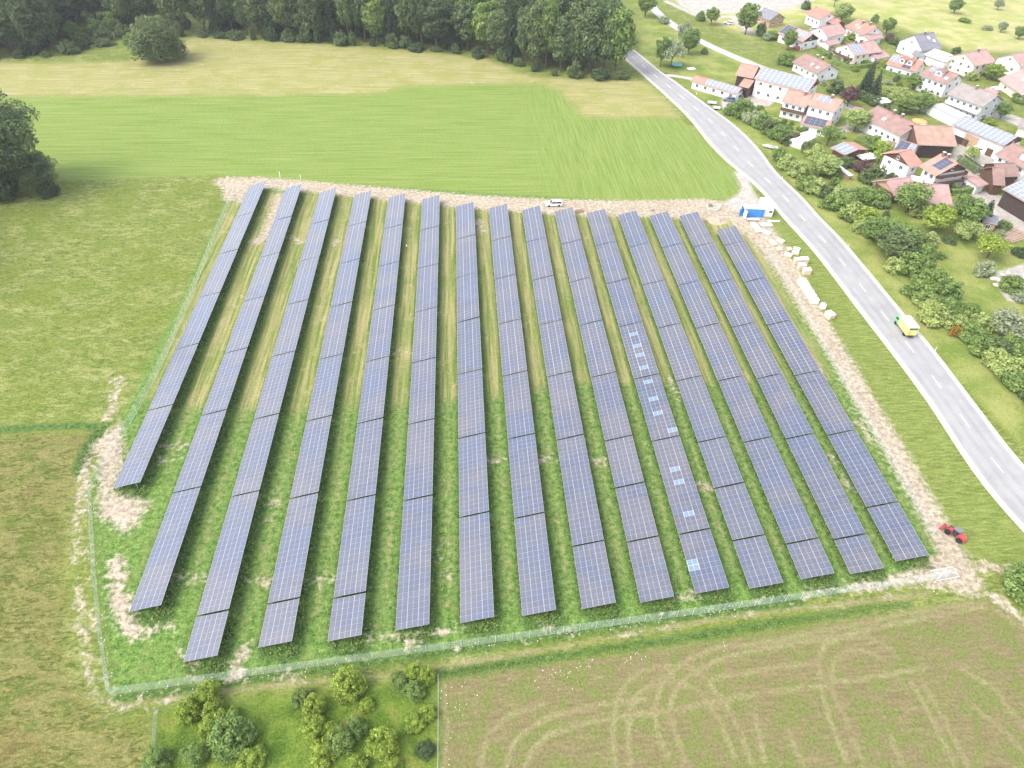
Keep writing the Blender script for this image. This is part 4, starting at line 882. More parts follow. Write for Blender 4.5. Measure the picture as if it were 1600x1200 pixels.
    for fx, dw in dorm:
        X_ = fx*L; yb = w*.18; zb = he+yb*tp; b = MB(); zt = zb+1.7; yr = min(w*.47, (zt+.75-he)/tp)
        b.add([(X_-dw/2, yb, zb-.1), (X_+dw/2, yb, zb-.1), (X_+dw/2, yb, zt), (X_, yb, zt+dw*.28), (X_-dw/2, yb, zt), (X_-dw/2, yr, zt), (X_+dw/2, yr, zt)], [(0, 1, 2, 3, 4), (0, 4, 5), (1, 6, 2)])
        d_ = b.build('dormer', WM[clad or 'white'], R_); b = MB(); o_ = .35
        zr = zt+dw*.28+.1; zs = zt-.1
        b.slab([(X_-dw/2-o_, yb-.5, zs), (X_, yb-.5, zr), (X_, yr+.6, zr), (X_-dw/2-o_, yr, zs)][::-1], .12); b.slab([(X_, yb-.5, zr), (X_+dw/2+o_, yb-.5, zs), (X_+dw/2+o_, yr, zs), (X_, yr+.6, zr)][::-1], .12)
        b.build('dormer_roof', TM[roof], d_); link('window', window_mesh(1.2, 1.1), d_, (X_, yb-.05, zb+.95))
    fh = he/floors
    def row(nw, fixed, ax, lo, hi, sgn, top=False):
        for f in range(floors+(1 if top else 0)):
            k = nw if f < floors else 1
            for i in range(k):
                t = lo+(hi-lo)*(i+.5)/k; z = f*fh+fh*.52 if f < floors else he+(hr-he)*.32
                wd, ht = (1.15, 1.25) if f < floors else (1.0, 1.0)
                if ax == 'x': link('window', window_mesh(wd, ht), T, (t, fixed, z))
                else: link('window', window_mesh(wd, ht), T, (fixed, t, z), sgn*pi/2)
    if nf: row(nf, y0-.03, 'x', x0+.4, x1-.4, 1)
    if gl: row(gl, x0-.03, 'y', y0+.3, y1-.3, -1, hr-he > 2)
    if gr: row(gr, x1+.03, 'y', y0+.3, y1-.3, 1, hr-he > 2)
    if clad:
        for xg, sg in ((x0, -1), (x1, 1)):
            b = MB(); zc = hw_-fh*.15; q = [(xg+sg*.05, y0, zc), (xg+sg*.05, y1, zc), (xg+sg*.05, y1, hw_), (xg+sg*.05, w/2, hr-.2), (xg+sg*.05, y0, hw_)]
            b.slab(q if sg > 0 else q[::-1], .06); b.build('gable_cladding', WM[clad], T)
    if shade_panel:
        b = MB(); b.box((L/2, y0-.02, hw_*.5), (L*.8, .08, hw_*.92)); b.build('shade_panel', WM['dark'], T)  # flat dark board stands for the shade inside the open building
    for fx, dw, dh, col in doors:
        b = MB(); b.box((fx*L, y0-.05, dh/2), (dw, .12, dh)); b.build('door', WM[col], T)
    if balc:
        for kind, zz_ in balc:
            b = MB()
            if kind == 'front':
                b.box((L/2, y0-.6, zz_), (L*.9, 1.2, .14)); b.box((L/2, y0-1.15, zz_+.55), (L*.9, .07, .85)); 
                for q in (.06, .94): b.box((L*q, y0-.6, zz_+.55), (.07, 1.1, .85))
            else:
                xg = x1 if kind == 'right' else x0; sg = 1 if kind == 'right' else -1
                b.box((xg+sg*.6, w/2, zz_), (1.2, w*.84, .14)); b.box((xg+sg*1.15, w/2, zz_+.55), (.07, w*.84, .85))
                for q in (-.41, .41): b.box((xg+sg*.6, w/2+q*w, zz_+.55), (1.1, .07, .85))
            b.build('balcony', WM['wood' if wall != 'grey' else 'white'], T)
    return T, (a, u, n, L)

house('shed', 'long low shed by the road with panels on most of its roof', (1079, 126), (1152, 147), 2.9, 6.5, 22, 'salmon', 'white', 5, 1, 0, 0, 'wood', pv=[(.30, .98, .06, .95, 'p')], cat='shed')
house('barn', 'large white barn whose whole front roof carries pale solar panels', (1178, 122.5), (1263, 144), 6.4, 12, 24, 'salmon', 'white', 5, 2, 0, 1, 'wood', pv=[(.02, .98, .03, .97, 'p')], cat='barn')
house('barn', 'red roofed barn wing with dark open front left of the panelled barn', (1149, 117), (1177, 122.3), 6.2, 12, 24, 'salmon', 'wood', 0, 1, shade_panel=True, cat='barn')
house('porch', 'red roofed porch wing running forward from the panelled barn', (1154, 133.5), (1170, 137.5), 4.0, 9, 18, 'salmon', 'wood', 0, 1, shade_panel=True, cat='porch', over=.4)
house('farmhouse', 'white farmhouse half with salmon roof and long wooden balcony', (1221, 158), (1260, 167), 5.6, 11, 25, 'salmon', 'white', 3, 2, 1, 0, chim=[(.72, .85)], balc=[('front', 2.8)])
house('farmhouse', 'taller white farmhouse half with salmon roof and pale roof panels', (1261, 163), (1304.5, 175), 6.2, 11, 25, 'salmon', 'white', 3, 2, 0, 2, chim=[(.62, .9)], pv=[(.22, .66, .45, .95, 'p')])
house('lean_to', 'salmon roofed annex with dark solar panels before the farmhouse', (1250, 193), (1293, 203), 2.7, 8.5, 20, 'salmon', 'white', 2, 1, pv=[(.1, .85, .08, .95, 'dark')], cat='annex', over=.5)
house('house', 'white bungalow with long brown roof and two skylights', (1237.5, 96.5), (1277.5, 115.5), 3.3, 12, 25, 'brown', 'white', 4, 1, 0, 2, sky=[(.55, .45), (.78, .4)], chim=[(.42, 1.05), (.62, 1.05)])
house('house', 'house with black wooden gable, white and grey roof panels', (1215, 51.5), (1254, 66), 3.6, 11, 27, 'pink', 'white', 3, 1, 0, 2, 'dark', pv=[(.02, .42, .1, .95, 'dark'), (.58, .88, .35, .9, 'p')])
house('house', 'white gabled house with plain pink roof behind the black gable house', (1294, 58), (1324, 51.5), 4.6, 11, 27, 'pink', 'white', 2, 1, 2, 0)
house('garage', 'low pink roofed garage before the white gabled house', (1296, 71), (1313, 67.5), 2.6, 6, 20, 'pink', 'white', 1, 1, cat='garage')
house('house', 'topmost white house with bright red roof by the meadow', (1258, 21), (1281.5, 30.5), 4.2, 11, 25, 'red', 'white', 3, 1, 0, 1)
house('garage', 'bright red roofed annex joined to the topmost house', (1288, 30.5), (1303, 38.5), 2.8, 7, 22, 'red', 'wood', 0, 1, cat='annex')
house('house', 'white house at the meadow with red roof and two chimneys', (1320, 41.5), (1350, 54.5), 3.8, 12, 26, 'red', 'white', 3, 1, 0, 2, chim=[(.4, .8), (.72, .9)], sky=[(.3, .5), (.5, .35)])
house('garage', 'pink roofed garage at the right end of the two chimney house', (1358, 62.5), (1381, 58.5), 2.6, 7, 18, 'pink', 'white', 1, 1, 1, 0, cat='garage')
house('house', 'cream gabled house with a strip of solar panels on pink roof', (1336, 87), (1379, 80.5), 4.6, 12, 25, 'pink', 'cream', 4, 2, 2, 0, pv=[(.05, .38, .1, .95, 'p')], chim=[(.3, .97), (.48, .97)], balc=[('left', 2.4)])
house('garage', 'pink roof between the panel strip house and the dormer house', (1370, 93), (1391, 88), 2.8, 8, 20, 'pink', 'white', 1, 1, cat='garage')
house('house', 'white house with slate grey roof at the meadow edge', (1441, 79.5), (1472, 75.5), 4.2, 14, 33, 'grey', 'white', 2, 1, 2, 0, sky=[(.62, .7), (.8, .5)], chim=[(.5, .95)])
house('garage', 'slate grey roofed annex below the slate grey house', (1424, 84.5), (1446, 90), 2.6, 6, 18, 'grey', 'white', 1, 1, cat='annex')
house('hall', 'low building with white sheet roof beside the slate grey house', (1444, 85), (1477.5, 97), 3.6, 11, 16, 'white', 'white', 0, 1, 0, 1, cat='building')
house('house', 'red roofed house with twin dormers and grey panels', (1384, 99.5), (1431, 112), 3.8, 11, 27, 'red', 'white', 3, 1, 0, 1, dorm=[(.42, 2.0), (.66, 2.0)], pv=[(.5, .78, .03, .3, 'dark'), (.02, .3, .3, .95, 'p')])
house('house', 'white two storey house with purple brown roof and dark dormer', (1436, 116.5), (1480, 131.5), 5.8, 11.5, 25, 'brown', 'white', 4, 2, 0, 2, dorm=[(.52, 2.6)], pv=[(.14, .34, .5, .95, 'p')], sky=[(.8, .4)])
house('house', 'cream house with broad pink roof below the far meadow', (1524, 103), (1557, 96.5), 5.0, 13, 25, 'pink', 'cream', 3, 2, 3, 0, chim=[(.6, .95)])
house('house', 'white gabled house at the right picture edge on the meadow', (1596, 104), (1628, 98), 4.6, 12, 27, 'pink', 'white', 2, 1, 2, 0)
house('house', 'big pink roof with skylights at the right picture edge', (1560, 123), (1598, 149), 3.2, 16, 27, 'pink', 'cream', 2, 1, 0, 0, sky=[(.45, .6), (.62, .5)], over=.9)
house('garage', 'small open pink roofed carport right of the grey brown roof', (1535, 141), (1554, 148), 2.6, 5, 15, 'pink', 'tanwood', 0, 1, shade_panel=True, cat='carport')
house('house', 'large pale house with grey brown roof and white balcony', (1480, 146.5), (1536.5, 167), 5.8, 13, 25, 'greige', 'grey', 5, 2, 0, 2, chim=[(.45, .9)], balc=[('front', 2.9)])
house('barn', 'panelled barn with brown gate and white front in the middle', (1487, 194.5), (1569.5, 228), 5.0, 11, 20, 'brown', 'white', 0, 1, 0, 1, 'wood', pv=[(.01, .99, .02, .97, 'p')], doors=[(.16, 9, 2.2, 'dark'), (.42, 5, 3.9, 'tanwood'), (.8, 2.2, 2.4, 'wood')], cat='barn')
house('farmhouse', 'long white farmhouse with brown roof and two chimneys', (1345, 181.5), (1407, 213), 4.6, 12.5, 25, 'brown', 'white', 6, 1, 1, 0, chim=[(.42, .97), (.62, .97)], sky=[(.4, .45)])
house('barn', 'barn with tan tiled roof between two brown roofs', (1434, 226), (1496, 228.5), 4.6, 15, 25, 'tan', 'wood', 0, 1, 0, 0, shade_panel=True, cat='barn')
CH, fr_ = house('chalet', 'big chalet with orange roof, dark panels and wooden balconies', (1436, 259), (1463, 275), 6.0, 13, 25, 'salmon', 'white', 2, 2, 0, 2, 'wood', pv=[(.35, .85, .3, .92, 'dark')], chim=[(.2, .95), (.42, .97)], balc=[('right', 2.8), ('right', 5.0)], over=1.2)
house('chalet_wing', 'cross wing of the orange roofed chalet with dark wooden gable', (1423, 262.5), (1443, 256.5), 6.0, 11, 25, 'salmon', 'white', 1, 2, 2, 0, 'wood', over=1.0, cat='house')
house('chalet_wing', 'rear chalet wing with dark and white roof panels', (1395, 236), (1421, 244), 5.6, 10, 22, 'salmon', 'white', 2, 2, 1, 0, pv=[(.02, .62, .1, .95, 'dark'), (.64, .98, .3, .95, 'p')], over=.8, cat='house')
house('glass_porch', 'small glass roofed porch at the white chalet wall', (1422, 281), (1442, 285), 2.7, 4, 14, 'white', 'grey', 2, 1, cat='porch', over=.3)
house('barn', 'low pink roofed barn with white verge left of the chalet', (1397, 306), (1436, 300), 3.2, 9.5, 28, 'pink', 'wood', 0, 1, 0, 0, 'tanwood', cat='barn', over=1.0)
house('barn', 'broad low pink roof below the orange chalet', (1438, 317), (1489, 320), 2.6, 13, 24, 'pink', 'wood', 0, 1, cat='barn')
house('garage', 'white garage with pale pink roof right of the chalet', (1529, 292), (1545, 287), 2.8, 9, 10, 'pink', 'white', 0, 1, 1, 0, cat='garage')
house('shed', 'dark wooden shed with brown roof left of the right edge barn', (1552, 288), (1571, 290), 3.6, 11, 28, 'brown', 'wood', 0, 1, cat='shed')
house('shed', 'brown roofed shed behind the dark wooden shed', (1562, 276), (1595, 275), 3.6, 9, 25, 'brown', 'wood', 0, 1, cat='shed')
house('barn', 'dark timber barn with panelled roof cut by the right edge', (1566.5, 294.5), (1640, 338), 5.2, 14, 22, 'brown', 'dark', 0, 1, pv=[(.02, .98, .02, .97, 'p')], cat='barn')
house('house', 'white house with brown roof and dormer at the right edge', (1554, 240.5), (1604, 265), 5.0, 12, 25, 'brown', 'white', 4, 2, 0, 1, dorm=[(.72, 3.4)])
house('carport', 'small dark carport with pale panels in the roadside gardens', (1298, 230.5), (1321, 242.5), 2.8, 10.5, 10, 'salmon', 'wood', 0, 1, pv=[(.03, .97, .04, .97, 'p')], cat='carport')
house('shed', 'little brown roofed shed left of the rear chalet wing', (1383, 227), (1395, 230.5), 2.4, 4, 25, 'brown', 'white', 0, 1, cat='shed', over=.3)
house('pavilion', 'small open garden pavilion with brown roof on the lawn', (1332, 172), (1347, 175.5), 2.4, 4, 18, 'tan', 'wood', 0, 1, shade_panel=True, cat='pavilion', over=.4)
house('cabin', 'wooden house with slate roof at the far pale field', (1180, 23), (1203, 32), 3.4, 10, 27, 'grey', 'tanwood', 2, 1, 0, 2)
house('shed', 'small wooden shed with flat grey roof beside the gravel yard', (1535, 345), (1559, 351), 2.9, 5.5, 4, 'grey', 'tanwood', 1, 1, cat='shed', over=.4)
house('garage', 'low brown wing right of the brown roof with dormer', (1590, 198), (1625, 206), 3.2, 9, 15, 'greige', 'cream', 1, 1, cat='garage')
# flat roofed white garage wall
q0, q1 = np.array(at(1447, 178)), np.array(at(1492, 200)); d_ = (q1-q0); L_ = np.linalg.norm(d_); T = thing('garage_row', 'long white wall of flat roofed garages left of the panelled barn', 'garage', (*((q0+q1)/2), 0), math.atan2(d_[1], d_[0]), 'houses of the village')
MB().box((0, 3, 1.55), (L_, 6, 3.1)).build('wall', WM['white'], T); MB().box((0, 3, 3.2), (L_+.3, 6.3, .2)).build('roof', mat('flat_roof_felt', (.33, .31, .31), .9), T)
b = MB()
# trimmed hedges and garden walls
def hedge(label, l, wd, h, col='mid'):
    q = pts(l); n = int(900*np.linalg.norm(np.diff(q, axis=0), axis=1).sum()/8)
    s = np.concatenate([[0], np.cumsum(np.linalg.norm(np.diff(q, axis=0), axis=1))]); uu = rng.uniform(0, s[-1], n)
    c = np.stack([np.interp(uu, s, q[:, 0]), np.interp(uu, s, q[:, 1])], 1); a = np.array([np.interp(uu+.1, s, q[:, 0]), np.interp(uu+.1, s, q[:, 1])]).T-np.array([np.interp(uu-.1, s, q[:, 0]), np.interp(uu-.1, s, q[:, 1])]).T
    a /= np.maximum(np.linalg.norm(a, axis=1), 1e-6)[:, None]; nn = np.stack([-a[:, 1], a[:, 0]], 1); face = rng.integers(0, 3, n); v = rng.uniform(-1, 1, n)
    off = np.where(face == 2, v, np.where(face == 0, -1, 1))*wd/2; z = np.where(face == 2, h, rng.uniform(.05, h, n))+rng.normal(size=n)*.05
    N = np.stack([nn[:, 0]*off*2, nn[:, 1]*off*2, np.where(face == 2, 2, .3)], 1)+rng.normal(size=(n, 3))*.4
    P = np.stack([c[:, 0]+nn[:, 0]*off, c[:, 1]+nn[:, 1]*off, z], 1); o = q[0]
    m = leaves(P-np.array([*o, 0]), N, rng.uniform(.2, .9, n), rng.uniform(.16, .32, n), 'hedge'); m.materials.append(LM[col])
    tag(link('clipped_hedge', m, None, (*o, 0)), label, 'hedge')
hedge('dark clipped hedge block in the chalet yard', [(1498, 252), (1512, 262), (1527, 272)], 2.2, 2.2, 'forest')
hedge('long clipped hedge between chalet lawn and gravel yard', [(1482, 304), (1500, 303), (1528, 297)], 2.0, 1.8)
hedge('low hedge bordering the lawn below the two conifers', [(1300, 100), (1330, 108), (1365, 104)], 1.6, 1.5)
hedge('hedge line along the garden path right of the conifers', [(1375, 112), (1400, 120), (1425, 128)], 1.5, 1.5)
hedge('hedge below the black gable house', [(1278, 78), (1300, 92), (1312, 97)], 1.5, 1.5)
hedge('hedge left of the farmhouse annex lawn', [(1186, 178), (1215, 190), (1245, 203)], 1.2, 1.0, 'light')
# ================================================================ VEHICLES AND SITE THINGS
rubber = mat('tyre_rubber', (.025, .025, .026), .9, .2, 4, .1); rim = mat('wheel_rim', (.42, .42, .43), .4, .1, 2, .5, .5)
def wheel_mesh(r, w_, rimm=rim):
    b = MB(); b.lathe([(r*.55, -w_/2), (r*.93, -w_/2), (r, -w_*.3), (r, w_*.3), (r*.93, w_/2), (r*.55, w_/2)], n=16, axis='y'); b.lathe([(r*.1, -w_*.42), (r*.56, -w_*.46), (r*.56, w_*.46), (r*.1, w_*.42)], n=12, axis='y', mi=1)
    return b.mesh('wheel', [rubber, rimm])
carglass = mat('car_glass', (.02, .023, .028), .06, .1, 1, .7)
def paintm(n, c): return mat('paint_'+n, c, .3, .05, 1, .6)
def car(px, py, ang, col, paint_, label, L=4.4, van=False):
    T = thing('parked_car', label, 'car', (*at(px, py), 0), ang, 'parked cars'); W_, H_ = 1.78, (1.55 if not van else 1.9)
    b = MB(); hw = W_/2; pf = [(-L/2, .35), (-L/2, .85), (-L*.42, .95), (L*.2, .98), (L*.46, .82), (L/2, .6), (L/2, .3), (-L/2+.1, .25)]
    n = len(pf); vs = [(x, -hw*(.94 if z > .8 else 1), z) for x, z in pf]+[(x, hw*(.94 if z > .8 else 1), z) for x, z in pf]
    b.add(vs, [tuple(range(n))[::-1], tuple(range(n, 2*n))]+[(i, (i+1) % n, (i+1) % n+n, i+n) for i in range(n)])
    xr0, xr1 = (-L*.44, L*.12) if not van else (-L*.47, L*.22)
    q = [(-L*.47, hw*.93, .93), (L*.24, hw*.93, .93), (xr1-.15, hw*.76, H_-.07), (xr0+.2, hw*.76, H_-.07)]
    b.slab([(xr0+.15, -hw*.78, H_), (xr1-.1, -hw*.78, H_), (xr1-.1, hw*.78, H_), (xr0+.15, hw*.78, H_)], .09)
    for sg in (-1, 1):
        for x0_, x1_ in ((-L*.47, xr0+.17), (L*.24, xr1-.12), (-L*.12, -L*.12)): b.tube([(x0_, sg*hw*.92, .94), (x1_, sg*hw*.77, H_-.05)], .045, 4)
    b.build('body', paintm(col, paint_), T)
    g = MB(); gv = [(x, -y, z) for x, y, z in q]+q
    g.add(gv, [(0, 1, 2, 3), (7, 6, 5, 4), (1, 5, 6, 2), (4, 0, 3, 7)]); g.build('windows', carglass, T)
    wm = wheel_mesh(.32, .2)
    for x in (-L*.3, L*.31):
        for y in (-hw+.06, hw-.06): link('wheel', wm, T, (x, y, .32))
    for y in (-hw*.7, hw*.7):
        MB().box((L/2-.05, y, .68), (.14, .34, .14)).build('headlight', mat('lamp_glass', (.7, .7, .68), .15), T)
        MB().box((-L/2+.0, y, .78), (.1, .26, .2)).build('tail_light', mat('red_lamp', (.35, .02, .02), .2), T)
    return T
car(865, 321, radians(184), 'silver', (.62, .63, .64), 'silver estate car parked on the dirt track behind the panel rows', 4.7)
car(1139, 158, radians(160), 'dark_blue', (.10, .13, .20), 'dark blue car in the farmyard, left of two', 4.6)
car(1152, 154, radians(162), 'blue_grey', (.18, .24, .32), 'blue grey car in the farmyard, right of two', 4.4)
car(1522, 236, radians(155), 'white', (.74, .74, .74), 'white car parked before the panelled middle barn', 4.6)
car(1138, 38, radians(150), 'grey', (.5, .5, .52), 'small grey car by the far pale field', 4.2)
car(1245, 77, radians(160), 'red', (.38, .05, .05), 'red car parked beside the black gable house', 4.2)
car(1272, 48, radians(20), 'pale', (.6, .6, .6), 'pale grey car on the lane behind the pink roofs', 4.2)

# lorry on the road, driving away
a, b_ = np.array(at(1418, 520)), np.array(at(1396, 490)); ang = math.atan2(*(b_-a)[::-1]); c_ = np.array(at(1411, 515))
T = thing('truck', 'small green and lime box truck with white roof driving on the road', 'truck', (*c_, 0), ang)
lime, grn, wht = paintm('lime', (.52, .60, .16)), paintm('green', (.12, .42, .16)), mat('white_sheet', (.76, .76, .75), .5, .04)
b = MB(); b.box((-1.0, 0, 1.85), (4.3, 2.2, 2.1)); b.build('cargo_box', lime, T)
MB().box((-1.0, 0, 2.96), (4.36, 2.26, .12)).build('box_roof', wht, T)
b = MB(); b.box((-3.17, 0, 2.55), (.06, 1.9, .5)); b.build('rear_window', mat('dark_panel', (.06, .10, .09), .3), T)
b = MB(); b.box((-3.17, .55, 1.5), (.05, .9, 1.1)); b.build('rear_door', mat('tan_panel', (.50, .42, .16), .5), T)
b = MB(); b.box((.35, -1.115, 1.9), (1.2, .03, 1.4)); b.box((.35, 1.115, 1.9), (1.2, .03, 1.4)); b.build('side_picture', mat('peach_panel', (.55, .42, .24), .5, .25), T)
b = MB(); pf = [(1.2, .5), (2.9, .5), (2.95, 1.25), (2.55, 2.15), (1.2, 2.3)]
vs = [(x, -1.0, z) for x, z in pf]+[(x, 1.0, z) for x, z in pf]; b.add(vs, [(4, 3, 2, 1, 0), (5, 6, 7, 8, 9)]+[(i, (i+1) % 5, (i+1) % 5+5, i+5) for i in range(5)]); b.build('cab', grn, T)
b = MB(); b.slab([(2.985, -.9, 1.28), (2.985, .9, 1.28), (2.6, .9, 2.08), (2.6, -.9, 2.08)], .02)
for sg in (-1, 1): b.box((2.05, sg*1.005, 1.65), (1.0, .03, .6))
b.build('windscreen', carglass, T)
MB().box((-.4, 0, .62), (6.2, .9, .25)).build('chassis', mat('chassis_black', (.03, .03, .03), .8), T)
wm = wheel_mesh(.42, .28)
for x in (-2.1, 2.05):
    for y in (-.95, .95): link('wheel', wm, T, (x, y, .42))

# red wheel loader by the field entrance
f_, r_ = np.array(at(1477, 828)), np.array(at(1501, 846)); ang = math.atan2(*(f_-r_)[::-1]); c_ = (f_+r_)/2
T = thing('wheel_loader', 'red wheel loader with grey roofed cab standing on the dirt track', 'loader', (*c_, 0), ang)
redp = paintm('loader_red', (.34, .045, .045)); dk = mat('machine_black', (.03, .03, .033), .6)
b = MB(); pf = [(-2.6, .75), (-2.65, 1.35), (-2.3, 1.75), (-.9, 1.85), (-.7, .8)]
vs = [(x, -.75, z) for x, z in pf]+[(x, .75, z) for x, z in pf]; b.add(vs, [(4, 3, 2, 1, 0), (5, 6, 7, 8, 9)]+[(i, (i+1) % 5, (i+1) % 5+5, i+5) for i in range(5)]); b.box((-2.62, 0, .9), (.3, 1.5, .6)); b.build('engine_hood', redp, T)
b = MB(); b.box((.9, 0, .85), (1.6, .9, .6)); b.box((.95, 0, 1.25), (.7, .7, .5)); b.build('front_frame', redp, T)
MB().box((-.7, 0, .62), (3.0, .7, .35)).build('chassis', dk, T)
b = MB()
for sx_ in (-.85, .35):
    for sy in (-.68, .68): b.box((sx_, sy, 1.9), (.1, .1, 1.5))
b.box((-.25, 0, 1.25), (1.3, 1.4, .7)); cabn = b.build('cab', dk, T)
MB().box((-.25, 0, 2.72), (1.6, 1.6, .16)).build('roof', mat('loader_roof_grey', (.13, .135, .145), .6), cabn)
b = MB(); b.box((-.25, 0, 2.1), (1.22, 1.38, .95)); b.build('cab_glass', carglass, cabn)
b = MB()
for sy in (-.42, .42): b.tube([(.7, sy, 1.55), (1.7, sy, 1.3), (2.35, sy, .55)], [.13, .12, .1], 4)
b.tube([(.9, 0, 1.35), (1.75, 0, 1.6), (2.3, 0, .9)], .07, 5); b.build('loader_arm', redp, T)
b = MB(); pf = [(2.3, .95), (2.35, .3), (2.6, .12), (3.15, .12), (3.1, .2), (2.65, .25), (2.45, .45), (2.4, .95)]; n = len(pf)
vs = [(x, -1.1, z) for x, z in pf]+[(x, 1.1, z) for x, z in pf]; b.add(vs, [tuple(range(n))[::-1], tuple(range(n, 2*n))]+[(i, (i+1) % n, (i+1) % n+n, i+n) for i in range(n)])
for sy in (-1.1, 1.1): b.box((2.72, sy, .42), (.7, .05, .55))
b.build('bucket', mat('bucket_red', (.30, .05, .045), .7, .3), T)
T.scale = (.70, .70, .70)
wm = wheel_mesh(.72, .5, paintm('wheel_red', (.40, .05, .05)))
for x in (-1.7, 1.25):
    for y in (-.85, .85): link('wheel', wm, T, (x, y, .72))

# site containers
bl = mat('container_blue', (.045, .20, .46), .5, .15, 1, .4); wc = mat('container_white', (.70, .70, .69), .5, .05, 1)
c0 = np.array(at(1160, 339)); c1 = np.array(at(1192, 340)); d = c1-c0; L_ = np.linalg.norm(d); an = math.atan2(d[1], d[0]); m_ = (c0+c1)/2+np.array([-sin(an), cos(an)])*1.2
T = thing('storage_container', 'blue storage container with open doors beside the side road', 'container', (*m_, 0), an)
b = MB(); b.box((0, 1.18, 1.25), (L_, .05, 2.5)); b.box((L_/2, 0, 1.25), (.05, 2.4, 2.5)); b.box((0, 0, .08), (L_, 2.4, .16))
for i in range(int(L_/.32)): b.box((-L_/2+.2+i*.32, -1.2, 1.35), (.17, .05, 2.2))
b.box((0, -1.175, 1.35), (L_, .03, 2.3)); b.build('body', bl, T)
MB().box((0, 0, 2.55), (L_+.05, 2.45, .1)).build('roof', mat('container_roof', (.52, .62, .68), .5, .1), T)
b = MB(); b.box((-L_/2-.6, -.95, 1.3), (1.15, .06, 2.3), radians(25)); b.build('door', bl, T)
o = MB().box((-L_/2+.35, -1.85, 1.3), (1.15, .06, 2.3), radians(-62)).build('door', wc, T); o['label'] = 'white open door leaf'
w0, w1 = np.array(at(1194, 339)), np.array(at(1204, 338.5)); d2 = np.array([-sin(an), cos(an)]); mw_ = (w0+w1)/2+d2*3.0
T = thing('office_container', 'white site office container with small window by the road verge', 'container', (*mw_, 0), an)
MB().box((0, 0, 1.35), (2.5, 6.0, 2.6)).build('body', wc, T); MB().box((0, 0, 2.7), (2.6, 6.1, .12)).build('roof', mat('cream_roof', (.70, .67, .60), .6, .04), T)
link('window', window_mesh(.9, .9), T, (.45, -3.03, 1.6))
b = MB()
for x in (-1.22, 1.22):
    for y in (-2.95, 2.95): b.box((x, y, 1.35), (.1, .1, 2.66))
b.build('corner_post', mat('container_edge', (.5, .5, .5), .5), T)

# wrapped pallets, crates and bundles along the track
cardb = mat('cardboard', (.52, .40, .29), .85, .15, 2); wrap = mat('white_wrap', (.78, .77, .74), .45, .05, 2); palw = mat('pallet_wood', (.42, .32, .21), .9, .2, 3)
def pallet(px, py, l, w_, h, ang, label, side=None, grp='wrapped goods beside the dirt track', name='wrapped_pallet'):
    T = thing(name, label, 'pallet', (*at(px, py), 0), radians(ang), grp)
    b = MB()
    for k in (-1, 0, 1): b.box((0, k*(w_/2-.08), .06), (l, .12, .12))
    for k in range(5): b.box((-l/2+l*(k+.5)/5, 0, .135), (l/5*.8, w_, .03))
    b.build('pallet', palw, T)
    MB().box((0, 0, .15+h/2), (l*.97, w_*.96, h), 0, 0, .985).build('load', side or cardb, T)
    MB().box((0, 0, .15+h+.03), (l, w_, .07), 0, 0, .96).build('cover', wrap, T)
base = math.degrees(math.atan2(*(np.array(at(1271, 470))-np.array(at(1252, 441)))[::-1]))
for i, (px, py, l, w_, a_) in enumerate([(1207, 381, 2.6, 1.1, base+12), (1219, 378, 2.0, 1.1, base+40), (1217, 391, 1.2, 1.1, base), (1233, 391, 1.1, 1.0, base+10), (1244, 391, 1.7, 1.1, base+60), (1242, 397, 1.7, 1.1, base+70), (1231, 400, 1.9, 1.2, base+50)]):
    pallet(px, py, l, w_, .42, a_, f'flat white covered bundle, {ordn(i+1)} in the loose group at the upper end of the track')
for i, (px, py) in enumerate([(1245, 412), (1255, 411), (1251, 421), (1259, 428)]):
    pallet(px, py, 1.9, 1.3, 1.35, base+90, f'tall beige crate with white top, {ordn(i+1)} of the clustered four by the track')
for i in range(6):
    t = i/5; pallet(1252+19*t, 443+30*t, 1.15, 1.9, 1.0, base, f'white wrapped pallet, {ordn(i+1)} from far end of the straight row', wrap)
pallet(1284.5, 482, 1.1, 1.0, 1.1, base, 'small white box on a pallet between row and big crate', wrap)
pallet(1295, 496, 1.9, 1.7, 1.1, base+20, 'big beige crate with white cover at the near end of the goods')
pallet(1181, 357, 4.6, 1.3, .5, base+8, 'long white covered stack beside the blue container', wrap)
pallet(1198, 365, 2.2, 1.0, .4, base+35, 'short white covered bundle at the verge below the containers', wrap)
pallet(1197, 353, 3.0, 1.6, .35, an*57.3+10, 'pale green rack of fence parts on the verge', mat('fence_parts', (.36, .46, .40), .6, .1))
pallet(1176, 345, 3.4, 1.0, .35, an*57.3, 'dark pallets and timber lying before the blue container', mat('dark_timber_stack', (.14, .10, .08), .9, .3))
def planks(px, py, n, l, ang, col, label, rad=.12, name='timber_pile', spread=.3, layers=1):
    T = thing(name, label, 'timber', (*at(px, py), 0), radians(ang)); m = col
    for k in range(layers):
        for i in range(n-k):
            y = (i-(n-k-1)/2)*spread; dl = random.uniform(-.12, .12)*l; tw = random.uniform(-.05, .05)*l*.4
            MB().tube([(-l/2+dl, y-tw, rad+k*rad*1.7), (l/2+dl, y+tw, rad+k*rad*1.7)], rad, 7).build('log' if rad > .14 else 'plank', m, T)
logm = mat('log_bark', (.34, .24, .18), .9, .3, 2)
planks(1581, 369, 9, 7.5, math.degrees(math.atan2(*(np.array(at(1598, 362))-np.array(at(1568, 372)))[::-1])), logm, 'pile of peeled timber logs at the edge of the gravel yard', .24, 'log_pile', .62, 2)
planks(905, 331, 6, 2.2, 20, mat('old_planks', (.27, .19, .12), .9, .3, 2), 'heap of brown boards behind the far end of a panel row', .10, 'board_heap', .28, 3)
planks(1105, 346, 4, 3.0, 10, mat('old_planks', (.27, .19, .12)), 'few dark planks beside the far end of the rightmost row', .10, 'plank_pile', .35, 1)
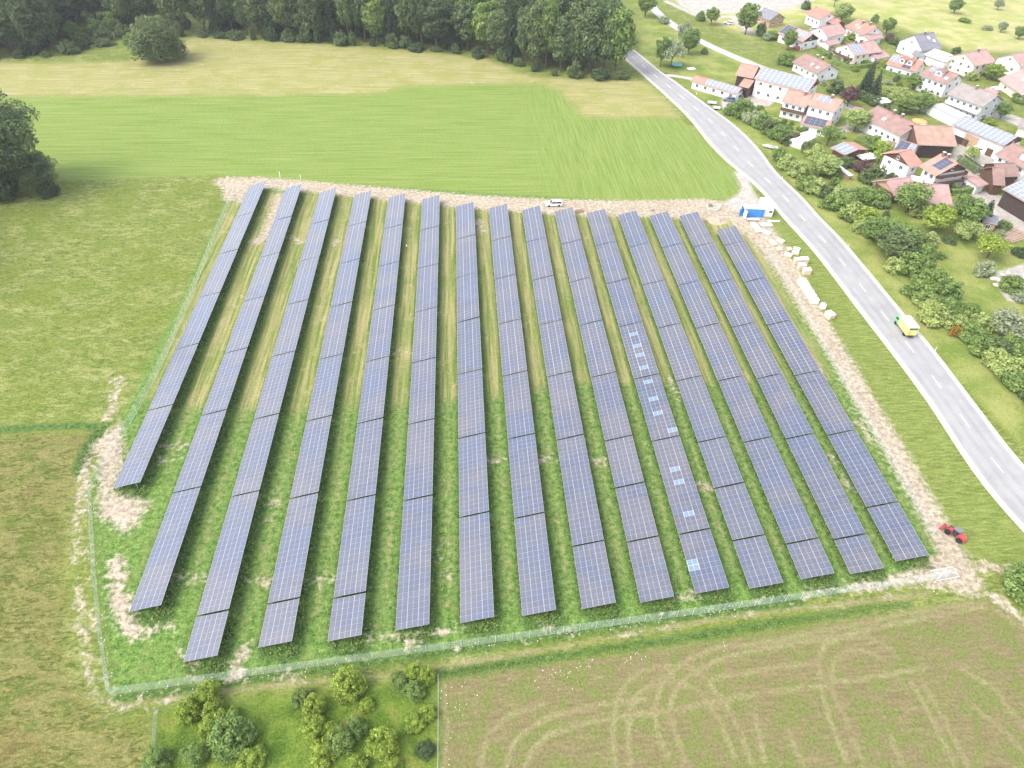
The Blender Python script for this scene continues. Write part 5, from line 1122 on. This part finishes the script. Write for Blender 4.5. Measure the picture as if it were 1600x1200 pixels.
planks(1210, 345.5, 3, 3.4, an*57.3, wht, 'white poles lying on the verge below the office container', .07, 'pole_bundle', .2, 1)
planks(1460, 377, 1, 3.2, -45, mat('old_log', (.30, .26, .22), .9, .2), 'single old log lying on the orchard lawn', .2, 'fallen_log')
# rolls of fence mesh beside a small heap of earth
T = thing('fence_roll', 'loose green roll of fence mesh lying on the dirt track', 'fence roll', (*at(1114, 326), 0)); b = MB()
for k in range(3):
    b.tube([(1.8*cos(t_)*(1+.05*k), 1.5*sin(t_), .1+.45*k) for t_ in np.linspace(0, 6.0, 22)], .05, 5)
for t_ in np.linspace(0, 6.0, 30): b.tube([(1.8*cos(t_), 1.5*sin(t_), .05), (1.85*cos(t_), 1.5*sin(t_), 1.0)], .02, 3)
b.build('mesh_coil', mat('fence_wire', (.44, .55, .49)), T)
def mound(px, py, r, h, label, m, name='soil_heap'):
    b = MB(); n = 20; vs = [(0, 0, h)]; fs = []
    for k in range(1, 6):
        for j in range(n):
            t_ = 2*pi*j/n; rr = r*k/5*random.uniform(.86, 1.1); vs.append((rr*cos(t_), rr*sin(t_)*.8, (h*(cos(pi*k/5)+1)/2*random.uniform(.8, 1.15)) if k < 5 else -.05))
    for j in range(n): fs.append((0, 1+j, 1+(j+1) % n))
    for k in range(4):
        for j in range(n): fs.append((1+k*n+j, 1+(k+1)*n+j, 1+(k+1)*n+(j+1) % n, 1+k*n+(j+1) % n))
    b.add(vs, fs); o = b.build(name, m, None, False, (*at(px, py), 0)); tag(o, label, 'heap')
soilm = mat('heaped_soil', (.33, .26, .19), .95, .25, 2.2)
mound(1119, 345, 3.2, .9, 'low heap of pale soil near the far end of the rightmost row', soilm)
mound(1109, 322, 1.1, .9, 'small brown heap beside the green fence roll', mat('brown_soil', (.20, .13, .10), .95, .25, 2.2))
mound(1020, 329, .6, .4, 'tiny dark heap of gravel behind the thirteenth panel row', mat('dark_gravel', (.14, .12, .11), .95, .3, 4))
# worker between the rows
def person(px, py, ang, label, top, legs):
    T = thing('person', label, 'person', (*at(px, py), 0), ang)
    m = bpy.data.meshes.new('body')
    P = [(0, 0, .95), (0, 0, 1.15), (.01, 0, 1.38), (.01, 0, 1.50), (.03, 0, 1.64), (0, .10, .90), (.03, .11, .50), (0, .12, .06), (.12, .12, .03), (0, -.10, .90), (-.02, -.11, .50), (-.06, -.12, .06), (.06, -.12, .03), (0, .2, 1.40), (.02, .26, 1.12), (.12, .24, .90), (.16, .235, .83), (0, -.2, 1.40), (.03, -.26, 1.12), (.14, -.23, .92), (.18, -.22, .86)]
    E_ = [(0, 1), (1, 2), (2, 3), (3, 4), (0, 5), (5, 6), (6, 7), (7, 8), (0, 9), (9, 10), (10, 11), (11, 12), (2, 13), (13, 14), (14, 15), (15, 16), (2, 17), (17, 18), (18, 19), (19, 20)]
    Rr = [.15, .15, .17, .055, .10, .10, .07, .045, .04, .10, .07, .045, .04, .065, .045, .035, .04, .065, .045, .035, .04]
    m.from_pydata(P, E_, []); o = link('body', m, T); sk = o.modifiers.new('Skin', 'SKIN'); sk.use_smooth_shade = True
    for i, v in enumerate(m.skin_vertices[0].data): v.radius = (Rr[i], Rr[i]); v.use_root = i == 0
    o.modifiers.new('Sub', 'SUBSURF').levels = 2; o.modifiers['Sub'].render_levels = 2
    g = G('worker_clothes'); sp = g.n.new('ShaderNodeSeparateXYZ'); g.l.new(g.obj(), sp.inputs[0])
    c = g.mix(g.math('GREATER_THAN', sp.outputs[2], .95), legs, top); c = g.mix(g.math('GREATER_THAN', sp.outputs[2], 1.48), c, (.42, .25, .18)); m.materials.append(g.out(c, .85))
    MB().lathe([(.0, .13), (.08, .11), (.115, .03), (.12, -.01)], (.03, 0, 1.69), 10).build('hair', mat('brown_hair', (.07, .045, .03), .9), T)
person(636, 390, radians(200), 'person in pale yellow vest and dark trousers standing between two rows', (.62, .64, .30), (.035, .04, .055))

# roadside marker posts and other small posts
for i, (px, py) in enumerate([(1222, 279), (1325, 386), (1461, 548), (1196, 228), (1088, 148)]):
    T = thing('marker_post', f'white roadside marker post, {ordn([3, 4, 5, 2, 1][i])} from the wood along the right verge', 'post', (*at(px, py), 0), 0, 'marker posts along the road')
    MB().box((0, 0, .5), (.14, .10, 1.0), 0, 0, .85).build('post', framew, T); MB().box((0, 0, .8), (.145, .105, .18)).build('black_band', dk, T)
for i, (px, py) in enumerate([(438, 278), (470, 280), (1467, 903)]):
    lab = ['white survey post behind the far end of the second row', 'short survey post behind the far end of the third row', 'pale gate post at the near right corner of the park'][i]
    hh = (2.0, 1.2, 2.4)[i]
    T = thing('survey_post', lab, 'post', (*at(px, py), 0)); MB().box((0, 0, hh/2), (.14, .14, hh)).build('post', framew, T); MB().box((0, 0, hh-.1), (.20, .05, .18)).build('marker', wht, T)
T = thing('gate_leaf', 'pale mesh gate leaf lying at the near right corner of the park', 'gate', (*at(1476, 897), .02), radians(8)); b = MB()
for y in (-.9, .9): b.tube([(-2, y, .1), (2, y, .1)], .05, 5)
for x in np.linspace(-2, 2, 12): b.tube([(x, -.9, .1), (x, .9, .1)], .03, 4)
b.build('frame', mat('gate_grey', (.5, .53, .54), .5, .1, 1, .4), T)

# village small things
T = thing('trampoline', 'round turquoise garden trampoline beside the loose tree', 'trampoline', (*at(1057, 104), 0)); b = MB(); b.lathe([(2.1, .85), (2.1, .93), (1.75, .94), (1.75, .86)], n=24); b.build('pad', mat('turquoise_pad', (.08, .48, .46), .6), T)
MB().lathe([(1.76, .88), (1.7, .90), (.02, .90)], n=24).build('mat', mat('jump_mat', (.10, .36, .38), .7), T); lg = MB().tube([(0, 0, 0), (0, 0, .86)], .04, 5).mesh('leg', alu)
for t_ in range(6): link('leg', lg, T, (1.95*cos(t_*1.047), 1.95*sin(t_*1.047), 0))
pallet(1080, 108, 3.2, 2.2, .12, 20, 'flat white slab lying on the lawn beside the trampoline', wht, None, 'white_slab')
def parasol(px, py, r, h, m, label):
    T = thing('parasol', label, 'parasol', (*at(px, py), 0)); MB().tube([(0, 0, 0), (0, 0, h)], .04, 6).build('pole', alu, T); MB().lathe([(0.02, h+.1), (r*.5, h-.15), (r, h-.45), (r, h-.5), (r*.5, h-.2), (0.02, h+.04)], n=8).build('canopy', m, T); MB().lathe([(.35, 0), (.35, .1), (.1, .14)], n=8).build('base', dk, T)
parasol(1181, 136, 1.9, 2.5, wht, 'white garden parasol before the red roofed barn wing')
parasol(1433, 199, 2.6, 2.7, mat('orange_canvas', (.62, .26, .10), .8, .1), 'orange parasol on the terrace behind the tan roofed barn')
parasol(1441, 205, 1.9, 2.3, wht, 'white parasol right of the orange parasol')
def tarp(px, py, l, w_, h, ang, label):
    T = thing('awning', label, 'awning', (*at(px, py), 0), radians(ang)); b = MB(); n = 9; vs = []
    for i in range(n):
        for j in range(5):
            x = -l/2+l*i/(n-1); y = -w_/2+w_*j/4; vs.append((x, y, h-.35*abs(y)/w_*2+.12*sin(i*2.1+j)))
    b.add(vs, [(i*5+j, (i+1)*5+j, (i+1)*5+j+1, i*5+j+1) for i in range(n-1) for j in range(4)]); b.slab([(-l/2, -w_/2, h-.5), (l/2, -w_/2, h-.5), (l/2, w_/2, h-.5), (-l/2, w_/2, h-.5)], .05); b.build('cover', wht, T)
    p_ = MB().tube([(0, 0, 0), (0, 0, h-.45)], .05, 5).mesh('pole', alu)
    for x in (-l/2+.1, l/2-.1):
        for y in (-w_/2+.1, w_/2-.1): link('pole', p_, T, (x, y, 0))
tarp(1376, 166, 5, 4.5, 2.4, 30, 'white awning in the garden below the conifers')
tarp(1352, 251, 5.5, 4, 1.8, 15, 'white tarpaulin cover in the garden of the chalet')
tarp(1552, 146, 0.01+3.5, 3, 2.4, 20, 'small pale awning under the big pink roof')
# greenhouse with pale ridged cover
house('greenhouse', 'long pale greenhouse in the garden behind the upper hedge', (1254, 226), (1276, 213.5), 1.9, 5.0, 25, 'white', 'grey', 0, 1, cat='greenhouse', over=.2, group=None)
T = thing('boat_trailer', 'white boat on a trailer parked at the end of the upper hedge', 'boat', (*at(1204, 233), 0), radians(150)); b = MB()
pr_ = [(-2.6, .8, .9), (-2.6, .3, .45), (0, .9, .9), (0, .35, .4), (2.0, .6, .95), (2.0, .2, .5), (2.9, .02, 1.05), (2.9, .01, .8)]
vs = [(x, y, z) for x, y, z in pr_]+[(x, -y, z) for x, y, z in pr_]; fs = []
for i in (0, 2, 4): fs += [(i, i+1, i+3, i+2), (i+8, i+10, i+11, i+9), (i+1, i+9, i+11, i+3)]
fs += [(0, 8, 9, 1)]; b.add(vs, fs); b.slab([(-2.5, -.7, .8), (1.8, -.5, .8), (1.8, .5, .8), (-2.5, .7, .8)], .03); b.build('hull', wht, T); b = MB(); b.box((-.5, 0, .36), (3.2, .08, .08)); b.box((-.8, 0, .34), (.1, 1.5, .08)); b.build('trailer_frame', alu, T); wm = wheel_mesh(.3, .18)
for y in (-.8, .8): link('wheel', wm, T, (-.8, y, .3))
b = MB(); b.box((-.6, 0, 1.0), (1.6, 1.0, .3), 0, 0, .7); b.build('cover', mat('grey_cover', (.22, .24, .26), .7), T)
for i, (px, py, l) in enumerate([(1112, 163, 3.2), (1119, 171, 2.6)]):
    T = thing('car_trailer', ['grey car trailer at the left edge of the farmyard', 'second low trailer below the grey car trailer'][i], 'trailer', (*at(px, py), 0), radians(160)); b = MB(); b.box((0, 0, .55), (l, 1.6, .06)); 
    for y in (-.8, .8): b.box((0, y, .75), (l, .05, .4))
    for x in (-l/2, l/2): b.box((x, 0, .75), (.05, 1.6, .4))
    b.build('bed', mat('trailer_grey', (.45, .46, .48), .5, .1, 1, .4), T); MB().tube([(l/2, 0, .5), (l/2+1.2, 0, .45)], .04, 5).build('drawbar', dk, T)
    for y in (-.92, .92): link('wheel', wm, T, (0, y, .3))
# wood store: long low stack under a grey sheet
w0, w1 = np.array(at(1308, 268)), np.array(at(1327, 282)); d = w1-w0; T = thing('wood_store', 'long low firewood stack under a grey sheet roof in the garden', 'wood stack', (*((w0+w1)/2), 0), math.atan2(d[1], d[0])); L_ = np.linalg.norm(d)
b = MB()
for i in range(int(L_/.3)):
    for k in range(5): b.tube([(-L_/2+.15+i*.3, -.5, .15+k*.28), (-L_/2+.15+i*.3, .5, .15+k*.28)], .13, 6)
b.build('firewood', mat('firewood_ends', (.36, .26, .18), .9, .35, 3), T); MB().slab([(-L_/2-.2, -.75, 1.55), (L_/2+.2, -.75, 1.55), (L_/2+.2, .75, 1.75), (-L_/2-.2, .75, 1.75)], .06).build('roof', mat('sheet_grey', (.40, .41, .42), .5, .1), T)
# field stones on the brown field, too many to count
def stones(name, P, smin, smax, m):
    b = MB()
    for x, y in P:
        s = random.uniform(smin, smax); o = [(1, 0, 0), (0, 1, 0), (-1, 0, 0), (0, -1, 0), (0, 0, 1), (0, 0, -.4)]
        v = [(x+q[0]*s*random.uniform(.7, 1.2), y+q[1]*s*random.uniform(.7, 1.2), max(-.02, q[2]*s*.7)) for q in o]
        b.add(v, [(0, 1, 4), (1, 2, 4), (2, 3, 4), (3, 0, 4)])
    tag(b.build(name, m), kind='stuff')
SP = []
for l, n, sp in (([(700, 1075), (860, 1045), (1000, 1022)], 60, 1.6), ([(860, 1040), (900, 1055)], 30, 1.6), ([(700, 1080), (705, 1130), (700, 1200)], 50, 1.3), ([(1130, 1010), (1170, 1030)], 14, .8), ([(960, 1025), (1010, 1020)], 16, .8)):
    q = pts(l); t = rng.uniform(0, len(q)-1.001, n); k = t.astype(int); SP.append(q[k]+(q[k+1]-q[k])*(t-k)[:, None]+rng.normal(size=(n, 2))*sp)
stones('field_stones', inpoly(np.concatenate(SP), [(688, 1064), (1250, 982), (1300, 1200), (690, 1230)]), .03, .10, mat('pale_stone', (.60, .56, .48), .9, .1))
RP = []
for l, n, sp in (([(142, 750), (150, 900), (170, 1080)], 60, .8), ([(190, 1086), (700, 1018), (1200, 945)], 130, .5), ([(1480, 860), (1500, 910), (1400, 912)], 60, 1.2), ([(350, 300), (700, 318), (1150, 330)], 90, 1.6), ([(1200, 380), (1300, 540), (1460, 820)], 110, 1.4)):
    q = pts(l); t = rng.uniform(0, len(q)-1.001, n); k = t.astype(int); RP.append(q[k]+(q[k+1]-q[k])*(t-k)[:, None]+rng.normal(size=(n, 2))*sp)
stones('track_rubble', np.concatenate(RP), .04, .13, mat('pale_rubble', (.50, .44, .36), .9, .2))
# garden stones
for i, (px, py, s) in enumerate([(1553, 436, .9), (1560, 438, .7), (1567, 430, .6), (1575, 427, .6), (1556, 446, .7), (1595, 455, .8)]):
    b = MB(); b.lathe([(s*1.0, -.05), (s*1.05, .2), (s*.8, s*.5), (s*.2, s*.7)], n=8); o = b.build('garden_stone', mat('garden_stone', (.42, .39, .36), .9, .25, 2), None, False, (*at(px, py), 0)); o.rotation_euler = (0, 0, i*1.3); o.scale = (1.2, .85, 1)
    tag(o, f'grey boulder bordering the garden pond, {ordn(i+1)} from the left' if i < 5 else 'grey boulder near the right picture edge in the garden', 'stone', 'boulders of the garden pond')
# ================================================================ AIR
b = MB(); b.box((0, 0, 50.5), (5400, 5400, 103))
hz = bpy.data.materials.new('haze'); hz.use_nodes = True; t = hz.node_tree; t.nodes.remove(t.nodes['Principled BSDF'])
pv_ = t.nodes.new('ShaderNodeVolumePrincipled'); pv_.inputs['Color'].default_value = (.93, .95, 1, 1); pv_.inputs['Density'].default_value = .00013; pv_.inputs['Anisotropy'].default_value = .2
t.links.new(pv_.outputs[0], t.nodes['Material Output'].inputs['Volume'])
tag(b.build('haze', hz), kind='stuff')
